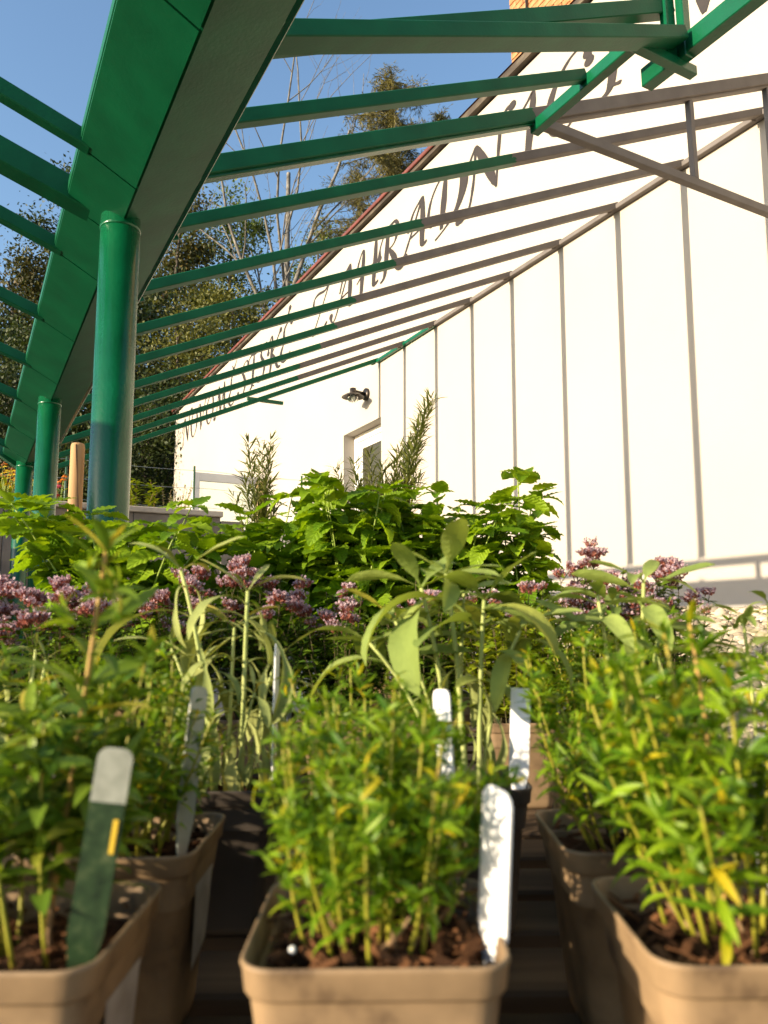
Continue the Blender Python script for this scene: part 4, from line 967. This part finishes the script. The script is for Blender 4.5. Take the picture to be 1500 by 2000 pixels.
bush('dense bright green savory in the tan pot with the broad white label', -.0055, .400, 11, 27, .102, .026, .0150, nchip=190, group=G1, shoots=1.0, node=.0082, tall=((-.025, 0, .118, 1), (.01, .01, .122, 1), (.025, -.01, .115, 1)))
bush('leafy hyssop with a tall orange stem, in the pot with the printed label', -.182, .400, 12, 14, .118, .040, .028, HYS, 'hyssop', .012, tall=((.036, .0, .195, 1.5), (.05, .03, .140, 1.0)), name='hyssop_plant', sticker=True, nchip=90, group=G1, lean=(-.30, .18))
bush('tall lush savory spilling left over its tan pot across from the hyssop', .170, .400, 13, 17, .132, .040, .0215, meshes=SAV, node=.0115, shoots=.75, nchip=120, group=G1, lean=(-.08, 0), tall=((-.03, -.01, .150, 1.25), (-.005, .02, .155, 1.3), (.03, 0, .145, 1.25)))
bush('fine leaved savory in the pot with a paper sticker behind the hyssop', -.180, .560, 14, 26, .120, .036, .0160, sticker=True, group=G1, tall=((.03, -.01, .145, .9), (-.01, -.02, .14, .9)))
bush('savory hidden behind the dense one, with a crumpled white label', -.0055, .562, 15, 22, .110, .028, .0165, group=G1, tall=((-.02, .01, .125, 1.0), (.015, 0, .12, 1)))
bush('savory in the muddy rimmed pot behind the lush one', .170, .560, 16, 24, .125, .040, .0175, group=G1, tall=((-.03, -.01, .15, 1.0), (.01, .0, .15, 1)))
bush('savory at the table end beyond the muddy rimmed pot', .350, .560, 17, 16, .120, .05, .021, group=G1, cap=200)
bush('hyssop at the far end of the second row', -.355, .570, 18, 14, .135, .055, .026, HYS, 'hyssop', .012, name='hyssop_plant', group=G1, cap=160)
bush('unseen hyssop left of the printed label, added to shade the second row', -.375, .405, 20, 16, .125, .045, .026, HYS, 'hyssop', .012, name='hyssop_plant', group=G1, cap=60)  # out of view; added to shade the stickered savory pot
bush('small savory between the wide sage and the golden oregano', .245, .92, 19, 14, .170, .045, .018, group=G1, cap=120)

# ------------------------------------------------------------------ sage
SG = [leaf_mesh('sage_leaf', M['sage'][0], 10, w, dr, fo, 'oval', 0, .20, tw, .05, 2, .018) for w, dr, fo, tw in ((.24, .8, .22, .3), (.22, 1.3, .3, -.4), (.26, .5, .18, .4), (.21, 1.8, .35, .2), (.22, .1, .3, -.3))]
LIMP = [leaf_mesh('limp_sage_leaf', M['sagedry'][0], 14, w, dr, fo, 'oval', 0, pe, tw, .1, 1, .016, de) for w, dr, fo, pe, tw, de in ((.14, 2.6, .5, .44, .4, .8), (.12, 2.8, .6, .50, -.5, .75), (.16, 2.4, .4, .42, .2, .8), (.11, 3.0, .6, .52, .8, .7))]
NARR = [leaf_mesh('limp_top_leaf', M['sagedry'][0], 10, w, dr, .35, 'oval', 0, .25, tw, .05, 1, .016) for w, dr, tw in ((.16, .3, .3), (.14, .8, -.3))]
def sage(label, a, d, seed, stems, ll=.07, limp=False, pot='potgrey', nodes=4, name='sage_plant', start=.45, lower=3):
    t, rng = herb(name, label, a, d, 'potted sage', pot, 0, seed, 30); items = []
    for (bx, by, tx, ty, tz, sc) in stems:
        p0 = Vector((bx, by, .108)); tip = Vector((tx, ty, tz - TZ)); m = Vector((bx + (tx - bx) * .25, by + (ty - by) * .25, .108 + (tip.z - .108) * .6))
        pts = [p0 * ((1 - q) ** 2) + m * (2 * q * (1 - q)) + tip * (q * q) for q in [i / 8 for i in range(9)]]
        st = stem_part(t, pts, .0026 * sc, .0017 * sc, M['sage_stem'], 8); az = rng.uniform(0, 3.1)
        for i in range(nodes):
            q = start + (1 - start) * (i + .4) / nodes; p, dr = along(pts, q); az += 1.45 + rng.uniform(-.3, .3)
            for s in (0, math.pi):
                o_ = Vector((math.cos(az + s), math.sin(az + s), 0))
                L = ll * sc * rng.uniform(.75, 1.15) * (1 if i < nodes - 1 else .75)
                if limp: mx = frame(p, o_ + Vector((0, 0, rng.uniform(.7, 1.6))), (0, 0, 1), L * 1.15, rng.uniform(-.3, .3))
                else: mx = frame(p, o_ + Vector((0, 0, rng.uniform(.0, .7) + .25 * i / nodes)), (0, 0, 1), L, rng.uniform(-.5, .5), rng.uniform(.95, 1.3))
                items.append((rng.choice(LIMP if limp else SG), mx, st))
        for w in range(4):
            o2 = Vector((math.cos(w * 1.57 + az), math.sin(w * 1.57 + az), rng.uniform(.35, 1.3)))
            items.append((rng.choice(NARR if limp else SG[:3]), frame(pts[-1], o2, (0, 0, 1), ll * sc * rng.uniform(.45, .75), rng.uniform(-.3, .3), .8 if limp else 1), st))
        for w in range(lower):
            q = rng.uniform(.12, start); p, dr = along(pts, q); an = rng.uniform(0, 6.28)
            src = LIMP if (limp or rng.random() < .6) else SG
            items.append((rng.choice(src), frame(p, (math.cos(an), math.sin(an), rng.uniform(.4, 1.2)), (0, 0, 1), ll * sc * rng.uniform(.5, .9)), st))
    place_leaves(t, items, M['sagedry' if limp else 'sage'][1], 280)
    return t
sage('wilting grey green sage with drooping curled leaves in a dark pot', -.152, .752, 21,
     [(-.01, -.005, -.045, -.01, .055, 1.0), (.015, .0, .02, -.01, .035, 1.05), (-.02, .01, -.06, .02, -.02, .9), (.0, .012, .0, .03, .0, .9), (.02, .01, .045, .02, -.03, .8), (-.005, -.015, -.02, -.03, -.035, .8), (.01, .0, .03, -.02, -.06, .7)], .098, True, lower=6, start=.35, nodes=4)
sage('large broad leaved sage standing tallest, in a dark pot with a white label', .070, .748, 22,
     [(-.015, -.01, -.085, -.015, -.015, .9), (-.008, .0, -.035, -.01, .036, 1.1), (.004, -.005, -.01, .0, .050, 1.15), (.016, -.008, .025, -.01, .024, 1.05), (.02, .01, .06, .0, -.005, .95), (-.012, .012, -.06, .02, .005, .85), (.0, .015, .01, .03, .032, 1.0)], .112, nodes=2, start=.80, lower=3)
sage('broad leaved sage before the right hand flowering oregano', .236, .765, 23,
     [(-.01, 0, -.025, 0, .028, 1.0), (.012, 0, .02, -.005, .040, 1.05), (0, .01, -.005, .02, .02, .9), (.016, .01, .04, .01, .0, .85)], .085, nodes=3, start=.7, lower=1)
sage('narrow leaved sage at the right hand end of the table', .385, .800, 24,
     [(-.01, 0, -.02, -.01, .005, .9), (.01, 0, .012, 0, .02, 1.0), (.0, .01, .04, .02, -.01, .9)], .062, nodes=3, start=.55)
sage('limp thin leaved sage beside the wilting one', -.355, .770, 25,
     [(-.01, 0, -.03, -.01, -.045, .9), (.01, 0, .02, 0, -.03, .9), (.0, .01, .0, .02, -.02, .8), (.01, .01, .05, .0, -.06, .8)], .06, True, nodes=3)

# ------------------------------------------------------------------ oregano
OR = {k: [leaf_mesh(k + '_leaf', M[k][0], 4, w, dr, .25, 'ovate', 0, .1) for w, dr in ((.55, .4), (.6, .8), (.5, .1))] for k in ('oreg', 'gold')}
def flower_head(seed):
    rng = random.Random(seed); bm = MB(); pmb = MB()
    def kite(mb, c, d, L, w):
        d = d.normalized(); s = d.cross(Vector((rng.uniform(-1, 1), rng.uniform(-1, 1), rng.uniform(-1, 1)))).normalized()
        mb.add([c, c + d * L * .55 + s * w, c + d * L, c + d * L * .55 - s * w], [(0, 1, 2, 3)])
    for sp in range(6):
        a = sp * 1.047 + rng.uniform(-.3, .3); r = .0 if sp == 0 else .007
        b = Vector((math.cos(a) * r, math.sin(a) * r, 0)); ax = Vector((math.cos(a) * .35, math.sin(a) * .35, 1)).normalized(); L = rng.uniform(.008, .014)
        for k in range(12):
            q = k / 12; an = k * 2.4; d = ax * .8 + Vector((math.cos(an), math.sin(an), .2)); kite(bm, b + ax * L * q, d, .0055, .0016)
        for k in range(5):
            an = rng.uniform(0, 6.28); d = ax * .7 + Vector((math.cos(an), math.sin(an), rng.uniform(.1, .6)))
            c = b + ax * L * rng.uniform(.3, 1) + d.normalized() * .004
            for w in range(3): kite(pmb, c, d + Vector((rng.uniform(-.8, .8), rng.uniform(-.8, .8), rng.uniform(-.3, .5))), .0058, .0019)
    n = len(bm.v); nb = len(bm.f); bm.add(pmb.v, pmb.f)
    me = bm.mesh('flower_head', M['bract']); me.materials.append(M['petal'])
    for i, p in enumerate(me.polygons): p.material_index = 0 if i < nb else 1
    return me
M['oreg_stem'] = noise_mat('oregano_stem', [(.3, (.05, .055, .015)), (.7, (.10, .06, .025))], scale=40, rough=.8)
HEADS = [flower_head(k) for k in range(6)]
def oregano(label, a, d, seed, kind='oreg', n_st=62, h=.235, rx=.10, heads=1.0, ll=.020, pot='pot', fl_h=.86, name='oregano_plant'):
    t, rng = herb(name, label, a, d, 'potted oregano', pot, 0, seed, 12); leaves = []; mb = MB(); nh = 0
    for k in range(n_st):
        an = rng.uniform(0, 6.28); r = .04 * rng.random() ** .5; out = rx * rng.random() ** .6
        p0 = Vector((math.cos(an) * r, math.sin(an) * r, .108)); L = h * (1.04 - .35 * (out / rx) ** 2) * rng.uniform(.66, 1.08)
        tip = Vector((math.cos(an) * out, math.sin(an) * out, .108 + L)); m = Vector((math.cos(an) * out * .65, math.sin(an) * out * .65, .108 + L * .45))
        pts = [p0 * ((1 - q) ** 2) + m * (2 * q * (1 - q)) + tip * (q * q) for q in [i / 6 for i in range(7)]]
        mb.tube(pts, [.0012 - .0001 * i for i in range(7)], 4, False); az = rng.uniform(0, 3.1); nn = int(L / .0115)
        for i in range(nn):
            q = .15 + .83 * (i + .5) / nn; p, dr = along(pts, q); az += 1.57
            for s in (0, math.pi):
                o_ = Vector((math.cos(az + s), math.sin(az + s), rng.uniform(0, .7)))
                for w in range(2 if rng.random() < .45 else 1):
                    o2 = o_ + Vector((rng.uniform(-.5, .5), rng.uniform(-.5, .5), rng.uniform(-.2, .4))) * (w + .3)
                    leaves.append((rng.choice(OR[kind]), frame(p, o2, (0, 0, 1), ll * rng.uniform(.6, 1.2) * (1.1 - .35 * q), rng.uniform(-.4, .4)), None))
        if rng.random() < heads * .7 and out < rx * .86 and L > h * .66:
            link('flower_head', rng.choice(HEADS), t, Matrix.Translation(tip) @ Euler((rng.uniform(-.4, .4), rng.uniform(-.4, .4), rng.uniform(0, 6))).to_matrix().to_4x4() @ Matrix.Scale(rng.uniform(.7, 1.15), 4)); nh += 1
            for w in range(rng.randint(0, 2)):
                q, dr = along(pts, rng.uniform(fl_h, .97)); e = q + Vector((rng.uniform(-1, 1), rng.uniform(-1, 1), 1.3)).normalized() * rng.uniform(.012, .028)
                mb.tube([q, e], .0007, 4, False)
                link('flower_head', rng.choice(HEADS), t, Matrix.Translation(e) @ Euler((rng.uniform(-.5, .5), rng.uniform(-.5, .5), rng.uniform(0, 6))).to_matrix().to_4x4() @ Matrix.Scale(rng.uniform(.65, 1.05), 4)); nh += 1
    o = mb.build('stems', M['oreg_stem'], t, True); o['kind'] = 'stuff'
    join_np('foliage', [(x, y) for x, y, z in leaves], M[kind][1], t)
    return t
oregano('flowering oregano at the left hand end of the flower row', -.60, 1.17, 31, h=.212)
oregano('flowering oregano in front of the green post bases', -.45, 1.10, 32, h=.205)
oregano('flowering oregano under the left hand lemon balm', -.33, 1.24, 33, h=.218)
oregano('flowering oregano behind the wilting sage in a tan pot', -.205, 1.27, 34, h=.245)
oregano('flowering oregano just right of the wilting sage', -.075, 1.25, 35, h=.215, heads=.22)
oregano('flowering oregano in the shade of the tallest sage', .055, 1.24, 36, h=.205, heads=.25)
oregano('golden leaved oregano in the tan pot behind the white ribbed label', .200, 1.20, 37, kind='gold', h=.200, rx=.115, heads=.22, ll=.024, n_st=70)
oregano('reddish flowering oregano right of the golden one', .335, 1.22, 38, h=.238, rx=.09)
oregano('flowering oregano nearest the gravel bank', .450, 1.24, 39, h=.225, rx=.10)
oregano('dark low oregano between the hyssop and the flower row', -.50, .86, 40, h=.130, heads=.1)

# ------------------------------------------------------------------ lemon balm
BL = [leaf_mesh('balm_leaf', M['balm'][0], 18, w, dr, fo, 'ovate', .075, .16, tw, .10, 2, .014) for w, dr, fo, tw in ((.60, .55, .18, .15), (.56, .9, .25, -.2), (.63, .3, .15, .1), (.58, 1.3, .3, .3), (.6, .05, .2, -.1))]
def balm(label, a, d, seed, stems, ll=.075, node=.04):
    t, rng = herb('lemon_balm', label, a, d, 'potted lemon balm', 'pot', 0, seed, 12); items = []
    for (tx, ty, tz, sc) in stems:
        an = rng.uniform(0, 6.28); p0 = Vector((math.cos(an) * .03, math.sin(an) * .03, .108)); tip = Vector((tx, ty, tz - TZ))
        m = Vector((tx * .35, ty * .35, .108 + (tip.z - .108) * .55))
        pts = [p0 * ((1 - q) ** 2) + m * (2 * q * (1 - q)) + tip * (q * q) for q in [i / 8 for i in range(9)]]
        st = stem_part(t, pts, .0028 * sc, .0014 * sc, M['balm_stem'], 6); L = (tip - p0).length; nn = max(4, int(L / node)); az = rng.uniform(0, 3.1)
        for i in range(nn):
            q = .22 + .76 * (i + .6) / nn; p, dr = along(pts, q); az += 1.57 + rng.uniform(-.3, .3)
            for s in (0, math.pi):
                o_ = Vector((math.cos(az + s), math.sin(az + s), rng.uniform(-.55, .45)))
                items.append((rng.choice(BL), frame(p, o_, (0, 0, 1), ll * sc * rng.uniform(.75, 1.2) * (1.1 - .4 * q), rng.uniform(-.6, .6), rng.uniform(.9, 1.1)), st))
                if rng.random() < .55:
                    e = p + Vector((math.cos(az + s) * .03, math.sin(az + s) * .03, .02))
                    for w in range(2):
                        b2 = az + s + rng.uniform(-1.2, 1.2)
                        items.append((rng.choice(BL), frame(p.lerp(e, .8), (math.cos(b2), math.sin(b2), rng.uniform(-.1, .6)), (0, 0, 1), ll * sc * rng.uniform(.4, .65), rng.uniform(-.3, .3)), st))
        for w in range(4):
            b2 = az + w * 1.57
            items.append((rng.choice(BL), frame(pts[-1], (math.cos(b2), math.sin(b2), rng.uniform(.0, .7)), (0, 0, 1), ll * sc * (.72 if w % 2 == 0 else .45), rng.uniform(-.2, .2)), st))
    place_leaves(t, items, M['balm'][1], 290)
def rs(seed, n, rx, ry, z0, z1, cx=0.0, cy=0.0):
    g = random.Random(seed); return [(cx + g.uniform(-rx, rx), cy + g.uniform(-ry, ry), g.uniform(z0, z1), g.uniform(.85, 1.1)) for _ in range(n)]
balm('lemon balm in front of the thick green post', -.50, 1.45, 51, rs(1, 20, .22, .12, .10, .245, .02), .104)
balm('lemon balm below the glass screen', -.27, 1.66, 52, rs(2, 18, .19, .10, .11, .285), .10)
balm('tallest bushy lemon balm in the middle of the row', -.06, 1.60, 53, rs(3, 18, .15, .10, .13, .305), .10)
balm('lemon balm below the house window', .12, 1.62, 54, rs(4, 16, .14, .10, .11, .275), .096)
balm('upright lemon balm standing against the striped wall shadows', .285, 1.60, 55, [(.0, 0, .315, 1.0), (.03, .02, .27, .9), (-.04, .0, .25, .95), (.035, -.02, .20, .85), (-.02, -.03, .17, .85), (.05, .03, .14, .8), (-.07, .02, .22, .9)], .098)

# ------------------------------------------------------------------ tarragon
TR = [leaf_mesh('tarragon_leaf', M['tarra'][0], 6, w, dr, .2, 'lance') for w, dr in ((.12, .4), (.10, .9), (.13, -.2), (.11, .2))]
def tarragon(label, a, d, seed, stems, ll=.056, node=.0082, cap=280):
    t, rng = herb('tarragon_plant', label, a, d, 'potted tarragon', 'pot', 0, seed, 10); items = []
    base = T(a, d, TZ)
    for (sx, sy, sc) in stems:
        wpt = px(sx, sy, d + rng.uniform(-.05, .05)); lo = wpt - base; tip = Vector((lo.dot(RGT), lo.dot(FWD), lo.z)); p0 = Vector((rng.uniform(-.025, .025), rng.uniform(-.025, .025), .108))
        m = Vector((p0.x + (tip.x - p0.x) * .3, p0.y, .108 + (tip.z - .108) * .6))
        pts = [p0 * ((1 - q) ** 2) + m * (2 * q * (1 - q)) + tip * (q * q) for q in [i / 9 for i in range(10)]]
        st = stem_part(t, pts, .0024, .001, M['tarra_stem'], 6); L = (tip - p0).length; nn = int(L / node); az = rng.uniform(0, 6)
        for i in range(nn):
            q = .3 + .7 * (i + .5) / nn; p, dr = along(pts, q); az += 2.4
            o_ = Vector((math.cos(az), math.sin(az), rng.uniform(-.2, .9))) + dr * .5
            items.append((rng.choice(TR), frame(p, o_, (0, 0, 1), ll * sc * rng.uniform(.7, 1.25) * (1.1 - .35 * q), rng.uniform(-.5, .5)), st))
            if rng.random() < .85:
                o2 = Vector((math.cos(az + .5), math.sin(az + .5), rng.uniform(.2, 1.2))) + dr * .6; b0 = p + o2.normalized() * .012
                for w in range(3): items.append((rng.choice(TR), frame(b0, o2 + Vector((rng.uniform(-.7, .7), rng.uniform(-.7, .7), rng.uniform(-.4, .6))), (0, 0, 1), ll * sc * rng.uniform(.35, .7)), st))
    place_leaves(t, items, M['tarra'][1], cap)
tarragon('thin tarragon in front of the glass screen', -.33, 2.02, 61, [(485, 868, 1.0), (528, 862, 1.0), (505, 905, .9), (478, 935, .9), (520, 945, .9), (460, 975, .9), (540, 975, .9), (500, 960, .9), (512, 880, .9)])
tarragon('wide tarragon leaning towards the striped wall shadows', .0, 2.04, 62, [(845, 778, 1.0), (832, 800, 1.0), (818, 835, 1.0), (800, 862, 1), (805, 900, .9), (780, 880, 1.0), (770, 920, 1), (820, 935, .9), (745, 905, 1.0), (722, 885, 1.0), (690, 905, .9), (655, 915, .8), (735, 940, 1), (700, 945, 1), (760, 955, 1), (785, 965, .9)], cap=295)

# ------------------------------------------------------------------ plant labels
def stake(label, a, d, z0, h, w, rz, mat, lean=(0, 0), round_=True, name='plant_label', yellow=False):
    pts = []; r = w / 2 * (.62 if round_ else .12)
    pts = [(-w * .10, 0), (w * .10, 0), (w / 2, h * .30), (w / 2, h - r)] + [(w / 2 - r + r * math.cos(q), h - r + r * math.sin(q)) for q in np.linspace(.26, math.pi / 2, 5)]
    pts += [(-w / 2 + r + r * math.cos(q), h - r + r * math.sin(q)) for q in np.linspace(math.pi / 2, math.pi - .26, 5)] + [(-w / 2, h - r), (-w / 2, h * .30)]
    n = len(pts); t = .0007
    me = mesh_of(name, [(x, -t, z) for x, z in pts] + [(x, t, z) for x, z in pts], [tuple(range(n)), tuple(range(2 * n - 1, n - 1, -1))] + [(i, i + n, (i + 1) % n + n, (i + 1) % n) for i in range(n)], mat)
    o = link(name, me); o.location = T(a, d, z0); o.rotation_euler = (lean[0], lean[1], -YAW + rz)
    tag(o, label, 'label', 'plant labels')
    if yellow:
        y = MB().bbox((w * .26, -t - .0006, h * .60), (w * .40, -t - .0002, h * .73), .0001).build('yellow_mark', M['yellowtag'], o)
    return o
zs = TZ + .108
stake('printed plant label with pale top and dark green picture in the hyssop pot', -.138, .362, zs - .012, .114, .0158, .10, M['tagprint'], (0, .13), True, yellow=True)
stake('broad blank white plant label in the dense savory pot', .0475, .385, zs - .012, .092, .023, -1.12, M['tagwhite'], (0, .12))
stake('crumpled white plant label behind the dense savory', .042, .535, zs - .01, .122, .016, -.9, M['tagwhite'], (0, -.05))
stake('tall ribbed white plant label in the tallest sage pot', .118, .722, zs - .01, .108, .018, -.35, M['tagwhite'], (0, .06), False)
stake('grey plant label stuck beside the fine leaved savory', -.140, .545, zs - .01, .125, .018, 1.15, M['tagclear'], (0, .14))
stake('thin upright plant label seen edge on in the wilting sage pot', -.104, .73, zs - .01, .150, .016, 1.48, M['tagwhite'], (0, .08))
stake('white plant label in the savory at the table end', .320, .520, zs - .01, .120, .022, -.9, M['tagwhite'], (0, .05))
stake('white plant label deep in the lush savory', .205, .430, zs - .01, .105, .022, -1.1, M['tagwhite'], (0, .03))
stake('pale plant label behind the wilting sage', -.150, 1.215, zs - .01, .12, .02, 1.3, M['tagclear'], (0, .05))
